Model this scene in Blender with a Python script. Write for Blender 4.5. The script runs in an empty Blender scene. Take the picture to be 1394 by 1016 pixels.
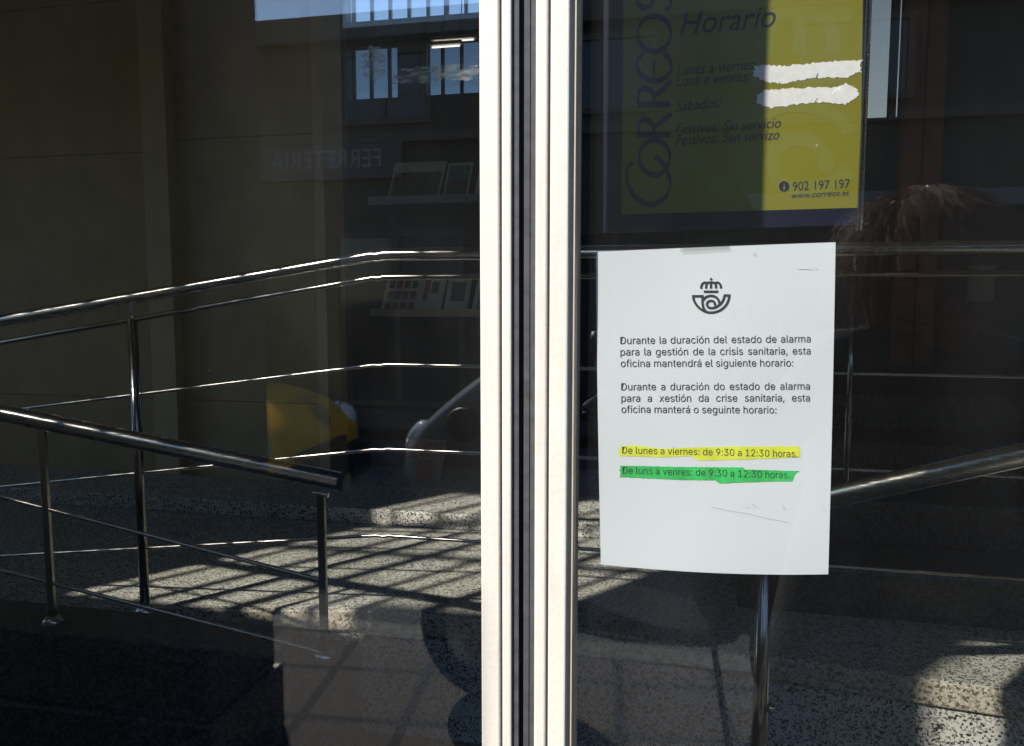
import bpy, bmesh, math, random
from mathutils import Vector, Matrix
random.seed(7)
R = math.radians
sc = bpy.context.scene
COL = sc.collection

# ------------------------------------------------------------------ camera
FPX, CX, CY = 1084.0, 697.0, 508.0
CAM = Vector((0.0, -0.73, 1.5))
YAW, PITCH = R(12.5), R(5.43)
cd = bpy.data.cameras.new('camera'); cam = bpy.data.objects.new('camera', cd); COL.objects.link(cam)
cd.sensor_width = 36; cd.lens = 36*FPX/1394; cd.clip_start = 0.02; cd.clip_end = 500
cam.location = CAM; cam.rotation_euler = (R(90)-PITCH, 0, YAW)
sc.camera = cam
# ------------------------------------------------------------------ sky and sun
SUN_AZ, SUN_EL = R(35.5), R(36)            # the light travels into the building and to the right
w = bpy.data.worlds.new('World'); sc.world = w; w.use_nodes = True
nt = w.node_tree
bg = nt.nodes['Background']; sky = nt.nodes.new('ShaderNodeTexSky')
sky.sky_type = 'NISHITA'; sky.sun_disc = False
sky.sun_elevation = SUN_EL; sky.sun_rotation = math.pi + SUN_AZ
nt.links.new(sky.outputs[0], bg.inputs[0]); sky.dust_density = 0.1; sky.air_density = 1.0; sky.ozone_density = 3.0; bg.inputs[1].default_value = 0.14
ld = bpy.data.lights.new('sun', 'SUN'); ld.energy = 4.0; ld.angle = R(0.9); ld.color = (1.0, 0.93, 0.82)
sun = bpy.data.objects.new('sun', ld); COL.objects.link(sun)
LDIR = Vector((math.sin(SUN_AZ)*math.cos(SUN_EL), math.cos(SUN_AZ)*math.cos(SUN_EL), -math.sin(SUN_EL)))
sun.rotation_euler = LDIR.to_track_quat('-Z', 'Y').to_euler(); sun.location = (-4, -8, 9)
sc.view_settings.view_transform = 'Standard'; sc.view_settings.look = 'None'
sc.view_settings.exposure = 0.78; sc.view_settings.gamma = 1
try:
    sc.cycles.use_denoising = True
    sc.cycles.caustics_reflective = False; sc.cycles.caustics_refractive = False
    sc.cycles.max_bounces = 10; sc.cycles.transparent_max_bounces = 16
except Exception: pass

# ------------------------------------------------------------------ measuring helpers (pixels of the photograph -> points on a plane of the place)
_F = Vector((-math.sin(YAW)*math.cos(PITCH), math.cos(YAW)*math.cos(PITCH), -math.sin(PITCH)))
_R = Vector((math.cos(YAW), math.sin(YAW), 0)); _U = _R.cross(_F)
def ray(px, py): return _F + _R*((px-CX)/FPX) + _U*((CY-py)/FPX)
def atY(px, py, Y):
    d = ray(px, py); return CAM + d*((Y-CAM.y)/d.y)
def atZ(px, py, Z):
    d = ray(px, py); return CAM + d*((Z-CAM.z)/d.z)
def mir(p): return Vector((p.x, -p.y, p.z))        # what the pane at y = 0 mirrors

# ------------------------------------------------------------------ mesh helpers
class MB:
    def __init__(s): s.v = []; s.f = []; s.sm = []
    def add(s, vs, fs, smooth=False):
        o = len(s.v); s.v += [Vector(p) for p in vs]
        for f in fs: s.f.append([o+i for i in f]); s.sm.append(smooth)
        return s
    def box(s, x0, x1, y0, y1, z0, z1):
        x0, x1 = sorted((x0, x1)); y0, y1 = sorted((y0, y1)); z0, z1 = sorted((z0, z1))
        vs = [(x, y, z) for z in (z0, z1) for y in (y0, y1) for x in (x0, x1)]
        return s.add(vs, [(0,2,3,1),(4,5,7,6),(0,1,5,4),(2,6,7,3),(0,4,6,2),(1,3,7,5)])
    def prism(s, poly, axis, a, b):
        """poly of 2-D points swept from a to b along axis (0 x, 1 y, 2 z)"""
        def P(p, t):
            return {0:(t,p[0],p[1]), 1:(p[0],t,p[1]), 2:(p[0],p[1],t)}[axis]
        n = len(poly)
        vs = [P(p,a) for p in poly]+[P(p,b) for p in poly]
        fs = [list(range(n)), list(range(2*n-1, n-1, -1))]
        fs += [(i, i+n, (i+1)%n+n, (i+1)%n) for i in range(n)]
        return s.add(vs, fs)
    def tube(s, path, r, n=14, cap=True, smooth=True):
        pts = [Vector(p) for p in path]; m = len(pts); rr = r if isinstance(r, (list, tuple)) else [r]*m
        vs = []; prev = None
        for i, p in enumerate(pts):
            t = (pts[min(i+1, m-1)]-pts[max(i-1, 0)]).normalized()
            if prev is None:
                ref = Vector((0,0,1)) if abs(t.z) < .9 else Vector((1,0,0)); u = t.cross(ref).normalized()
            else:
                u = (prev - t*prev.dot(t)).normalized()
            prev = u; v = t.cross(u)
            vs += [p+(u*math.cos(2*math.pi*k/n)+v*math.sin(2*math.pi*k/n))*rr[i] for k in range(n)]
        fs = [(i*n+k, i*n+(k+1)%n, (i+1)*n+(k+1)%n, (i+1)*n+k) for i in range(m-1) for k in range(n)]
        s.add(vs, fs, smooth)
        if cap:
            s.add(vs[:n], [list(range(n))[::-1]]); s.add(vs[-n:], [list(range(n))])
        return s
    def lathe(s, c, axis, prof, n=28, smooth=True):
        """prof: (distance along axis, radius)"""
        ax = Vector(axis).normalized(); ref = Vector((0,0,1)) if abs(ax.z) < .9 else Vector((1,0,0))
        u = ax.cross(ref).normalized(); v = ax.cross(u); c = Vector(c)
        vs = [c+ax*h+(u*math.cos(2*math.pi*k/n)+v*math.sin(2*math.pi*k/n))*r for h, r in prof for k in range(n)]
        m = len(prof)
        fs = [(i*n+k, i*n+(k+1)%n, (i+1)*n+(k+1)%n, (i+1)*n+k) for i in range(m-1) for k in range(n)]
        return s.add(vs, fs, smooth)
    def build(s, name, mat, parent=None, bevel=0, fixn=True):
        me = bpy.data.meshes.new(name)
        off = parent_loc(parent)
        me.from_pydata([p-off for p in s.v], [], s.f); me.update()
        bm = bmesh.new(); bm.from_mesh(me)
        for i, f in enumerate(bm.faces): f.smooth = s.sm[i] if i < len(s.sm) else False
        bmesh.ops.remove_doubles(bm, verts=bm.verts, dist=1e-6)
        if fixn: bmesh.ops.recalc_face_normals(bm, faces=bm.faces)
        bm.to_mesh(me); bm.free()
        me.materials.append(mat)
        o = bpy.data.objects.new(name, me); COL.objects.link(o)
        if parent: o.parent = parent
        if bevel:
            md = o.modifiers.new('bevel', 'BEVEL'); md.width = bevel; md.segments = 2; md.limit_method = 'ANGLE'; md.angle_limit = R(40)
        return o
def parent_loc(p):
    v = Vector((0,0,0))
    while p is not None: v = v + Vector(p.location); p = p.parent
    return v
def tag(o, label=None, cat=None, group=None, kind=None):
    if label: o['label'] = label
    if cat: o['category'] = cat
    if group: o['group'] = group
    if kind: o['kind'] = kind
    return o
def thing(name, label, cat, loc=(0,0,0), group=None):
    o = bpy.data.objects.new(name, None); COL.objects.link(o); o.location = loc; o.empty_display_size = .1
    return tag(o, label, cat, group)

# ------------------------------------------------------------------ materials
def mat(name, col, rough=.6, metal=0, spec=.5, noise=0, nscale=20, bump=0, bscale=80, coat=0):
    m = bpy.data.materials.new(name); m.use_nodes = True; t = m.node_tree; p = t.nodes['Principled BSDF']
    p.inputs['Base Color'].default_value = (*col, 1); p.inputs['Roughness'].default_value = rough
    p.inputs['Metallic'].default_value = metal; p.inputs['Specular IOR Level'].default_value = spec
    if coat: p.inputs['Coat Weight'].default_value = coat; p.inputs['Coat Roughness'].default_value = .05
    tc = t.nodes.new('ShaderNodeTexCoord')
    if noise:
        n = t.nodes.new('ShaderNodeTexNoise'); n.inputs['Scale'].default_value = nscale; n.inputs['Detail'].default_value = 6
        t.links.new(tc.outputs['Object'], n.inputs['Vector'])
        r = t.nodes.new('ShaderNodeValToRGB')
        r.color_ramp.elements[0].position = .3; r.color_ramp.elements[1].position = .7
        r.color_ramp.elements[0].color = (*[c*(1-noise) for c in col], 1); r.color_ramp.elements[1].color = (*[min(1, c*(1+noise)) for c in col], 1)
        t.links.new(n.outputs['Fac'], r.inputs['Fac']); t.links.new(r.outputs['Color'], p.inputs['Base Color'])
    if bump:
        n = t.nodes.new('ShaderNodeTexNoise'); n.inputs['Scale'].default_value = bscale; n.inputs['Detail'].default_value = 4
        t.links.new(tc.outputs['Object'], n.inputs['Vector'])
        b = t.nodes.new('ShaderNodeBump'); b.inputs['Strength'].default_value = bump; b.inputs['Distance'].default_value = .01
        t.links.new(n.outputs['Fac'], b.inputs['Height']); t.links.new(b.outputs['Normal'], p.inputs['Normal'])
    return m
def granite(name, dark, mid, light, grain, rough, spec=.5, cut=(.2,.27,.55,.66)):
    m = bpy.data.materials.new(name); m.use_nodes = True; t = m.node_tree; p = t.nodes['Principled BSDF']
    tc = t.nodes.new('ShaderNodeTexCoord')
    v = t.nodes.new('ShaderNodeTexVoronoi'); v.inputs['Scale'].default_value = grain; v.feature = 'F1'
    v.inputs['Randomness'].default_value = 1
    n0 = t.nodes.new('ShaderNodeTexNoise'); n0.inputs['Scale'].default_value = grain*.6; n0.inputs['Detail'].default_value = 5
    mx = t.nodes.new('ShaderNodeMixRGB'); mx.inputs[0].default_value = .12
    t.links.new(tc.outputs['Object'], mx.inputs[1]); t.links.new(n0.outputs['Color'], mx.inputs[2])
    t.links.new(tc.outputs['Object'], n0.inputs['Vector']); 
    mp = t.nodes.new('ShaderNodeVectorMath'); mp.operation = 'MULTIPLY_ADD'
    mp.inputs[1].default_value = (.006,)*3
    t.links.new(n0.outputs['Color'], mp.inputs[0]); t.links.new(tc.outputs['Object'], mp.inputs[2])
    t.links.new(mp.outputs[0], v.inputs['Vector'])
    sx = t.nodes.new('ShaderNodeSeparateColor'); t.links.new(v.outputs['Color'], sx.inputs[0])
    r = t.nodes.new('ShaderNodeValToRGB'); r.color_ramp.interpolation = 'LINEAR'
    e = r.color_ramp.elements
    e[0].position = .0; e[0].color = (*dark, 1); e[1].position = 1; e[1].color = (*light, 1)
    for pos, c in zip(cut, (dark, mid, mid, light)):
        k = e.new(pos); k.color = (*c, 1)
    t.links.new(sx.outputs[0], r.inputs['Fac'])
    n = t.nodes.new('ShaderNodeTexNoise'); n.inputs['Scale'].default_value = 3; n.inputs['Detail'].default_value = 8
    t.links.new(tc.outputs['Object'], n.inputs['Vector'])
    r2 = t.nodes.new('ShaderNodeValToRGB'); r2.color_ramp.elements[0].position = .3; r2.color_ramp.elements[1].position = .7
    r2.color_ramp.elements[0].color = (.78,.77,.74,1); r2.color_ramp.elements[1].color = (1,1,1,1)
    t.links.new(n.outputs['Fac'], r2.inputs['Fac'])
    mu = t.nodes.new('ShaderNodeMixRGB'); mu.blend_type = 'MULTIPLY'; mu.inputs[0].default_value = 1
    t.links.new(r.outputs['Color'], mu.inputs[1]); t.links.new(r2.outputs['Color'], mu.inputs[2])
    t.links.new(mu.outputs[0], p.inputs['Base Color'])
    p.inputs['Roughness'].default_value = rough; p.inputs['Specular IOR Level'].default_value = spec
    return m
def pane_mat(name, refl, tint, dust=0.0, rough=0.0):
    """clear sheet: see-through, mirrors a fixed share, a little dust on it"""
    m = bpy.data.materials.new(name); m.use_nodes = True; t = m.node_tree; t.nodes.remove(t.nodes['Principled BSDF'])
    out = t.nodes['Material Output']
    tr = t.nodes.new('ShaderNodeBsdfTransparent'); tr.inputs[0].default_value = (*tint, 1)
    gl = t.nodes.new('ShaderNodeBsdfGlossy'); gl.inputs['Roughness'].default_value = rough; gl.inputs[0].default_value = (.96,.98,1,1)
    mx = t.nodes.new('ShaderNodeMixShader'); mx.inputs[0].default_value = refl
    t.links.new(tr.outputs[0], mx.inputs[1]); t.links.new(gl.outputs[0], mx.inputs[2])
    last = mx
    if dust:
        tc = t.nodes.new('ShaderNodeTexCoord')
        n = t.nodes.new('ShaderNodeTexNoise'); n.inputs['Scale'].default_value = 5; n.inputs['Detail'].default_value = 8
        mpn = t.nodes.new('ShaderNodeMapping'); mpn.inputs['Scale'].default_value = (1.6, 1, .5)
        t.links.new(tc.outputs['Object'], mpn.inputs[0]); t.links.new(mpn.outputs[0], n.inputs['Vector'])
        r = t.nodes.new('ShaderNodeMapRange'); r.inputs[1].default_value = .3; r.inputs[2].default_value = .75
        r.inputs[3].default_value = dust*.25; r.inputs[4].default_value = dust*1.6
        t.links.new(n.outputs['Fac'], r.inputs[0])
        v = t.nodes.new('ShaderNodeTexVoronoi'); v.inputs['Scale'].default_value = 34
        t.links.new(tc.outputs['Object'], v.inputs['Vector'])
        sp = t.nodes.new('ShaderNodeMapRange'); sp.inputs[1].default_value = .022; sp.inputs[2].default_value = .04
        sp.inputs[3].default_value = .22; sp.inputs[4].default_value = 0
        t.links.new(v.outputs['Distance'], sp.inputs[0])
        vs = t.nodes.new('ShaderNodeSeparateColor'); t.links.new(v.outputs['Color'], vs.inputs[0])
        gt = t.nodes.new('ShaderNodeMath'); gt.operation = 'GREATER_THAN'; gt.inputs[1].default_value = .86
        t.links.new(vs.outputs[0], gt.inputs[0])
        ml = t.nodes.new('ShaderNodeMath'); ml.operation = 'MULTIPLY'
        t.links.new(sp.outputs[0], ml.inputs[0]); t.links.new(gt.outputs[0], ml.inputs[1])
        ad = t.nodes.new('ShaderNodeMath'); ad.operation = 'ADD'
        t.links.new(r.outputs[0], ad.inputs[0]); t.links.new(ml.outputs[0], ad.inputs[1])
        df = t.nodes.new('ShaderNodeBsdfDiffuse'); df.inputs[0].default_value = (.75,.78,.8,1)
        m2 = t.nodes.new('ShaderNodeMixShader'); t.links.new(ad.outputs[0], m2.inputs[0])
        t.links.new(mx.outputs[0], m2.inputs[1]); t.links.new(df.outputs[0], m2.inputs[2]); last = m2
    t.links.new(last.outputs[0], out.inputs[0])
    return m
def tile_mat(name, c1, c2, joint, size, gap, rough, rot=0, bump=.3):
    m = bpy.data.materials.new(name); m.use_nodes = True; t = m.node_tree; p = t.nodes['Principled BSDF']
    tc = t.nodes.new('ShaderNodeTexCoord'); mp = t.nodes.new('ShaderNodeMapping'); mp.inputs['Rotation'].default_value = (0,0,rot)
    t.links.new(tc.outputs['Object'], mp.inputs[0])
    b = t.nodes.new('ShaderNodeTexBrick'); b.offset = 0; b.inputs['Scale'].default_value = 1
    b.inputs['Brick Width'].default_value = size; b.inputs['Row Height'].default_value = size; b.inputs['Mortar Size'].default_value = gap
    b.inputs['Color1'].default_value = (*c1,1); b.inputs['Color2'].default_value = (*c2,1); b.inputs['Mortar'].default_value = (*joint,1)
    t.links.new(mp.outputs[0], b.inputs['Vector'])
    n = t.nodes.new('ShaderNodeTexNoise'); n.inputs['Scale'].default_value = 60; n.inputs['Detail'].default_value = 8
    t.links.new(tc.outputs['Object'], n.inputs['Vector'])
    r = t.nodes.new('ShaderNodeValToRGB'); r.color_ramp.elements[0].position = .3; r.color_ramp.elements[1].position = .7
    r.color_ramp.elements[0].color = (.6,.6,.6,1)
    t.links.new(n.outputs['Fac'], r.inputs[0])
    mu = t.nodes.new('ShaderNodeMixRGB'); mu.blend_type = 'MULTIPLY'; mu.inputs[0].default_value = 1
    t.links.new(b.outputs[0], mu.inputs[1]); t.links.new(r.outputs[0], mu.inputs[2]); t.links.new(mu.outputs[0], p.inputs['Base Color'])
    p.inputs['Roughness'].default_value = rough
    return m
def brushed(name, col, rough):
    """steel with fine scratches"""
    m = mat(name, col, rough, 1); t = m.node_tree; p = t.nodes['Principled BSDF']
    tc = t.nodes.new('ShaderNodeTexCoord'); n = t.nodes.new('ShaderNodeTexNoise'); n.inputs['Scale'].default_value = 18; n.inputs['Detail'].default_value = 8
    mp = t.nodes.new('ShaderNodeMapping'); mp.inputs['Scale'].default_value = (.6, 12, 12)
    t.links.new(tc.outputs['Object'], mp.inputs[0]); t.links.new(mp.outputs[0], n.inputs['Vector'])
    r = t.nodes.new('ShaderNodeMapRange'); r.inputs[1].default_value = .3; r.inputs[2].default_value = .7
    r.inputs[3].default_value = rough*.7; r.inputs[4].default_value = rough*1.5
    t.links.new(n.outputs['Fac'], r.inputs[0]); t.links.new(r.outputs[0], p.inputs['Roughness'])
    return m
M = {}
M['glass'] = pane_mat('door_glass', .105, (.955,.965,.96), dust=.0045)
M['win_glass'] = pane_mat('window_glass', .05, (.42,.455,.47))
M['win_clear'] = pane_mat('clear_glass', .05, (.95,.96,.97))
M['win_frost'] = pane_mat('grey_glass', .04, (.66,.565,.47))
M['acrylic'] = pane_mat('acrylic', .04, (.97,.97,.97))
M['white_frame'] = mat('cream_lacquered_aluminium', (.72,.675,.615), .38, noise=.04, nscale=9, bump=.05, bscale=160)
def grime(m, amount=.16):
    t = m.node_tree; p = t.nodes['Principled BSDF']; src = p.inputs['Base Color'].links[0].from_socket
    tc = t.nodes.new('ShaderNodeTexCoord'); mp = t.nodes.new('ShaderNodeMapping'); mp.inputs['Scale'].default_value = (26, 26, 3.2)
    n = t.nodes.new('ShaderNodeTexNoise'); n.inputs['Scale'].default_value = 3; n.inputs['Detail'].default_value = 9; n.inputs['Roughness'].default_value = .7
    t.links.new(tc.outputs['Object'], mp.inputs[0]); t.links.new(mp.outputs[0], n.inputs['Vector'])
    r = t.nodes.new('ShaderNodeMapRange'); r.inputs[1].default_value = .50; r.inputs[2].default_value = .75; r.inputs[3].default_value = 0; r.inputs[4].default_value = amount
    t.links.new(n.outputs['Fac'], r.inputs[0])
    v = t.nodes.new('ShaderNodeTexVoronoi'); v.inputs['Scale'].default_value = 42; t.links.new(tc.outputs['Object'], v.inputs['Vector'])
    sp = t.nodes.new('ShaderNodeMapRange'); sp.inputs[1].default_value = .03; sp.inputs[2].default_value = .06; sp.inputs[3].default_value = .6; sp.inputs[4].default_value = 0
    t.links.new(v.outputs['Distance'], sp.inputs[0])
    sc_ = t.nodes.new('ShaderNodeSeparateColor'); t.links.new(v.outputs['Color'], sc_.inputs[0])
    gt = t.nodes.new('ShaderNodeMath'); gt.operation = 'GREATER_THAN'; gt.inputs[1].default_value = .78; t.links.new(sc_.outputs[0], gt.inputs[0])
    ml = t.nodes.new('ShaderNodeMath'); ml.operation = 'MULTIPLY'; t.links.new(sp.outputs[0], ml.inputs[0]); t.links.new(gt.outputs[0], ml.inputs[1])
    mxm = t.nodes.new('ShaderNodeMath'); mxm.operation = 'MAXIMUM'; t.links.new(r.outputs[0], mxm.inputs[0]); t.links.new(ml.outputs[0], mxm.inputs[1])
    mx = t.nodes.new('ShaderNodeMixRGB'); mx.inputs[2].default_value = (.20,.17,.13,1)
    t.links.new(mxm.outputs[0], mx.inputs[0]); t.links.new(src, mx.inputs[1]); t.links.new(mx.outputs[0], p.inputs['Base Color'])
grime(M['white_frame'])
M['bead'] = mat('beige_glazing_bead', (.50,.42,.31), .5, noise=.08, nscale=30)
M['groove'] = mat('grey_groove', (.16,.16,.18), .6)
M['rubber'] = mat('black_rubber_gasket', (.022,.024,.034), .5, noise=.25, nscale=40)
M['rubber2'] = mat('dark_grey_brush_seal', (.06,.06,.068), .75, noise=.25, nscale=90)
M['steel'] = brushed('polished_steel', (.54,.52,.49), .24)
_t = M['steel'].node_tree; _p = _t.nodes['Principled BSDF']; _p.inputs['Anisotropic'].default_value = .9     # drawn tube: the glint runs along it
_c = _t.nodes.new('ShaderNodeCombineXYZ'); _c.inputs[0].default_value = 1; _t.links.new(_c.outputs[0], _p.inputs['Tangent'])
M['steel_dull'] = brushed('satin_steel', (.30,.285,.265), .16)
M['steel_lit'] = brushed('sunlit_tint_steel', (.84,.80,.72), .22)  # same steel, with reflected sunlight put into a paler, warmer colour
_t = M['steel_lit'].node_tree; _p = _t.nodes['Principled BSDF']; _p.inputs['Anisotropic'].default_value = .8
_c = _t.nodes.new('ShaderNodeCombineXYZ'); _c.inputs[0].default_value = 1; _t.links.new(_c.outputs[0], _p.inputs['Tangent'])
M['granite'] = granite('grey_granite_riser', (.02,.02,.022), (.30,.295,.28), (.66,.65,.60), 180, .5, cut=(.17,.22,.40,.5))
M['granite_top'] = granite('flamed_granite_tread', (.05,.05,.048), (.34,.34,.30), (.62,.62,.56), 210, .7)
M['nosing'] = granite('tan_granite_nosing', (.13,.11,.085), (.40,.36,.28), (.58,.53,.43), 150, .45)
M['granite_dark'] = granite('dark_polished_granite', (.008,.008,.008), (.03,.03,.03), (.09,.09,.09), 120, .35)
M['floor'] = granite('vestibule_floor', (.02,.02,.02), (.06,.06,.06), (.13,.13,.12), 120, .3)
M['tan'] = mat('tan_stone_panel', (.48,.385,.20), .55, noise=.10, nscale=5, bump=.03, bscale=60)
M['tan_light'] = mat('light_tan_pilaster', (.60,.50,.31), .55, noise=.08, nscale=6)
M['joint'] = mat('dark_joint', (.05,.045,.04), .8)
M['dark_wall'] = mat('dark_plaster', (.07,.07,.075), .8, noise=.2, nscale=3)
M['wood'] = mat('brown_wood', (.46,.26,.155), .5, noise=.22, nscale=7)
M['paper'] = mat('white_paper', (.80,.83,.885), .6, noise=.015, nscale=3, bump=.04, bscale=9)
M['ink'] = mat('black_toner', (.035,.035,.042), .6)
M['hl_yellow'] = mat('yellow_highlighter', (.83,.90,.07), .6, noise=.16, nscale=45)
M['hl_green'] = mat('green_highlighter', (.05,.60,.13), .6, noise=.3, nscale=45)
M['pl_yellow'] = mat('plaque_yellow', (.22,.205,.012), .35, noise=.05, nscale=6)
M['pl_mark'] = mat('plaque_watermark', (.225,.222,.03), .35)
M['pl_navy'] = mat('plaque_navy', (.009,.011,.03), .35)
M['pl_ink'] = mat('plaque_lettering', (.02,.02,.05), .4)
M['paint'] = mat('white_correction_paint', (.84,.83,.81), .55, noise=.06, nscale=130, bump=.05, bscale=260)
M['pavement'] = tile_mat('pavement_tiles', (.105,.084,.068), (.09,.074,.061), (.022,.018,.016), .38, .02, .85, rot=R(6))
M['kerbstone'] = granite('kerb_granite', (.06,.06,.06), (.125,.12,.11), (.17,.165,.155), 60, .8)
M['asphalt'] = mat('asphalt', (.055,.055,.056), .9, noise=.3, nscale=90, bump=.4, bscale=200)
M['pier'] = mat('dark_stone', (.06,.056,.05), .7, noise=.2, nscale=5, bump=.1, bscale=60)
M['facade'] = mat('brown_render', (.055,.046,.034), .85, noise=.12, nscale=2)
M['facade2'] = mat('grey_render', (.20,.19,.18), .85, noise=.12, nscale=2)
M['trimstone'] = mat('stone_trim', (.085,.075,.06), .8, noise=.1, nscale=6)
M['sign_dark'] = mat('dark_signboard', (.035,.04,.05), .4)
M['sign_letter'] = mat('pale_letters', (.30,.30,.29), .5)
M['dark_glass'] = mat('dark_window_glass', (.02,.022,.026), .06, spec=.6)
M['yellow_paint'] = mat('yellow_car_paint', (.86,.43,.02), .32, coat=.8, noise=.03, nscale=3)
M['yellow_dull'] = mat('yellow_bumper', (.70,.37,.03), .45)
M['blue_decal'] = mat('blue_decal', (.03,.05,.16), .4)
M['tyre'] = mat('tyre_rubber', (.018,.018,.019), .8, bump=.3, bscale=60)
M['alloy'] = mat('wheel_alloy', (.45,.45,.46), .3, 1)
M['black_plastic'] = mat('black_plastic', (.02,.02,.022), .5)
M['matt_vinyl'] = mat('matt_black_vinyl', (.010,.010,.011), .95, spec=.05)
M['lamp_glass'] = mat('lamp_glass', (.75,.78,.8), .05, spec=.8, coat=1)
M['grey_paint'] = mat('grey_scooter_paint', (.30,.30,.31), .28, coat=.6)
M['red_lens'] = mat('red_lens', (.5,.03,.02), .15)
M['plate'] = mat('number_plate', (.75,.75,.72), .4)
M['skin'] = mat('skin', (.30,.18,.135), .7, spec=.2, noise=.06, nscale=20)
M['hair'] = mat('brown_hair', (.16,.085,.05), .55, spec=.3, noise=.3, nscale=30)
M['jacket'] = mat('dark_jacket', (.018,.018,.022), .9, noise=.25, nscale=30, bump=.25, bscale=120)
M['trousers'] = mat('dark_trousers', (.022,.024,.032), .9, noise=.2, nscale=40)
M['shoe'] = mat('dark_shoe', (.02,.018,.017), .6)
M['leaf_paper'] = mat('leaflet_paper', (.66,.67,.64), .5)
M['leaf_tan'] = mat('leaflet_brown_paper', (.30,.22,.18), .5)
M['leaf_dark'] = mat('leaflet_print_dark', (.10,.10,.09), .5, noise=.6, nscale=60)
M['leaf_red'] = mat('leaflet_print_red', (.32,.09,.07), .5, noise=.4, nscale=50)
M['leaf_teal'] = mat('leaflet_print_teal', (.10,.26,.27), .5, noise=.4, nscale=50)
M['rack'] = mat('black_rack', (.03,.03,.033), .4)
M['ceiling'] = mat('ceiling_plaster', (.78,.75,.68), .9)
M['tape'] = pane_mat('sticky_tape', .12, (.90,.90,.88))

# ------------------------------------------------------------------ lettering helpers
_dg = None
import os
SANS = None
try:
    SANS = bpy.data.fonts.load(os.path.join(bpy.utils.system_resource('DATAFILES'), 'fonts', 'Inter.woff2'))
except Exception: SANS = None
def glyphs(s, shear=0.0, spacing=1.0, font=None):
    cu = bpy.data.curves.new('t', 'FONT'); cu.body = s
    if font: cu.font = font
    cu.size = 1; cu.shear = shear; cu.space_character = spacing; cu.resolution_u = 3
    o = bpy.data.objects.new('t', cu); COL.objects.link(o); bpy.context.view_layer.update()
    me = bpy.data.meshes.new_from_object(o.evaluated_get(bpy.context.evaluated_depsgraph_get()))
    vs = [(v.co.x, v.co.y) for v in me.vertices]; fs = [list(p.vertices) for p in me.polygons]
    bpy.data.objects.remove(o); bpy.data.curves.remove(cu); bpy.data.meshes.remove(me)
    return vs, fs
CAPH = max(v[1] for v in glyphs('H')[0])
def put_text(mb, s, xl, yl, xr, yr, cap, P, shear=0.0, justify=False, font=None):
    """a line of writing from (xl,yl) to (xr,yr) on its baseline, capitals cap tall; P turns the sheet's coordinates into points"""
    k = cap/max(v[1] for v in glyphs('H', font=font)[0])
    def place(s, x0, x1):
        vs, fs = glyphs(s, shear, font=font)
        a = min(v[0] for v in vs); b = max(v[0] for v in vs)
        out = []
        for x, y in vs:
            X = x0+(x-a)/(b-a)*(x1-x0); Y = yl+(yr-yl)*(X-xl)/(xr-xl) - y*k
            out.append(P(X, Y))
        mb.add(out, fs)
    if not justify: place(s, xl, xr); return
    ws = s.split(' '); W = []
    for t in ws:
        vs, _ = glyphs(t, font=font); W.append((max(v[0] for v in vs)-min(v[0] for v in vs))*k*justify)
    gap = (xr-xl-sum(W))/(len(ws)-1); x = xl
    for t, wd in zip(ws, W):
        place(t, x, x+wd); x += wd+gap
def smooth_path(pts, n=6):
    """Catmull-Rom through the points"""
    out = []
    for i in range(len(pts)-1):
        p0 = pts[max(i-1,0)]; p1 = pts[i]; p2 = pts[i+1]; p3 = pts[min(i+2,len(pts)-1)]
        for k in range(n):
            t = k/n
            out.append(tuple(.5*((2*p1[j])+(-p0[j]+p2[j])*t+(2*p0[j]-5*p1[j]+4*p2[j]-p3[j])*t*t+(-p0[j]+3*p1[j]-3*p2[j]+p3[j])*t**3) for j in (0,1)))
    out.append(tuple(pts[-1])); return out
def stroke(mb, pts, wd, P, keep=lambda x, y: True):
    """ribbon along pts; wd a number or a function of the direction angle"""
    L = []
    for i, p in enumerate(pts):
        a = pts[max(i-1,0)]; b = pts[min(i+1,len(pts)-1)]
        dx, dy = b[0]-a[0], b[1]-a[1]; l = math.hypot(dx,dy) or 1; ww = wd(math.atan2(dy,dx)) if callable(wd) else wd
        nx, ny = -dy/l*ww/2, dx/l*ww/2
        L.append(((p[0]+nx,p[1]+ny),(p[0]-nx,p[1]-ny)))
    for i in range(len(L)-1):
        q = [L[i][0],L[i][1],L[i+1][1],L[i+1][0]]
        if all(keep(*c) for c in q): mb.add([P(*c) for c in q], [(0,1,2,3)])
def emblem(mb, T, wd, P0, keep=lambda x, y: True, crown=True, up=Vector((0,-1e-5,0))):
    cnt = [0]
    def P(x, y): return P0(x, y)+up*cnt[0]
    def S(pts, n=6, smooth=True):
        cnt[0] += 1
        q = [T(*p) for p in pts]; stroke(mb, smooth_path(q, n) if smooth else q, wd, P, keep)
    if crown:
        S([(387,362),(387,310),(412,258),(458,232),(510,240),(545,232),(592,228),(640,232),(680,240),(730,232),(776,258),(801,310),(801,357)])
        S([(490,360),(490,300),(508,245)]); S([(592,360),(592,300),(592,235)]); S([(697,357),(697,300),(680,242)])
        S([(440,425),(748,425)], smooth=False)
        mb.add([P(*T(*p)) for p in ((592,125),(627,158),(592,190),(558,158))], [(0,1,2,3)])
    S([(212,496),(220,580),(255,665),(310,740),(390,808),(490,856),(590,870),(700,855),(820,800),(915,705),(965,600),(983,482)])
    S([(1008,506),(858,506)], smooth=False)
    S([(876,520),(855,600),(805,675),(740,728),(665,765),(590,774),(530,752),(507,693),(530,642),(592,618),(652,642),(676,690),(670,722)])
    S([(190,521),(436,521)], smooth=False)
    S([(412,540),(410,640),(418,720),(440,790),(490,850)])
    S([(430,600),(478,545),(530,522),(592,513),(660,525),(722,566),(758,622),(772,680)])

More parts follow.
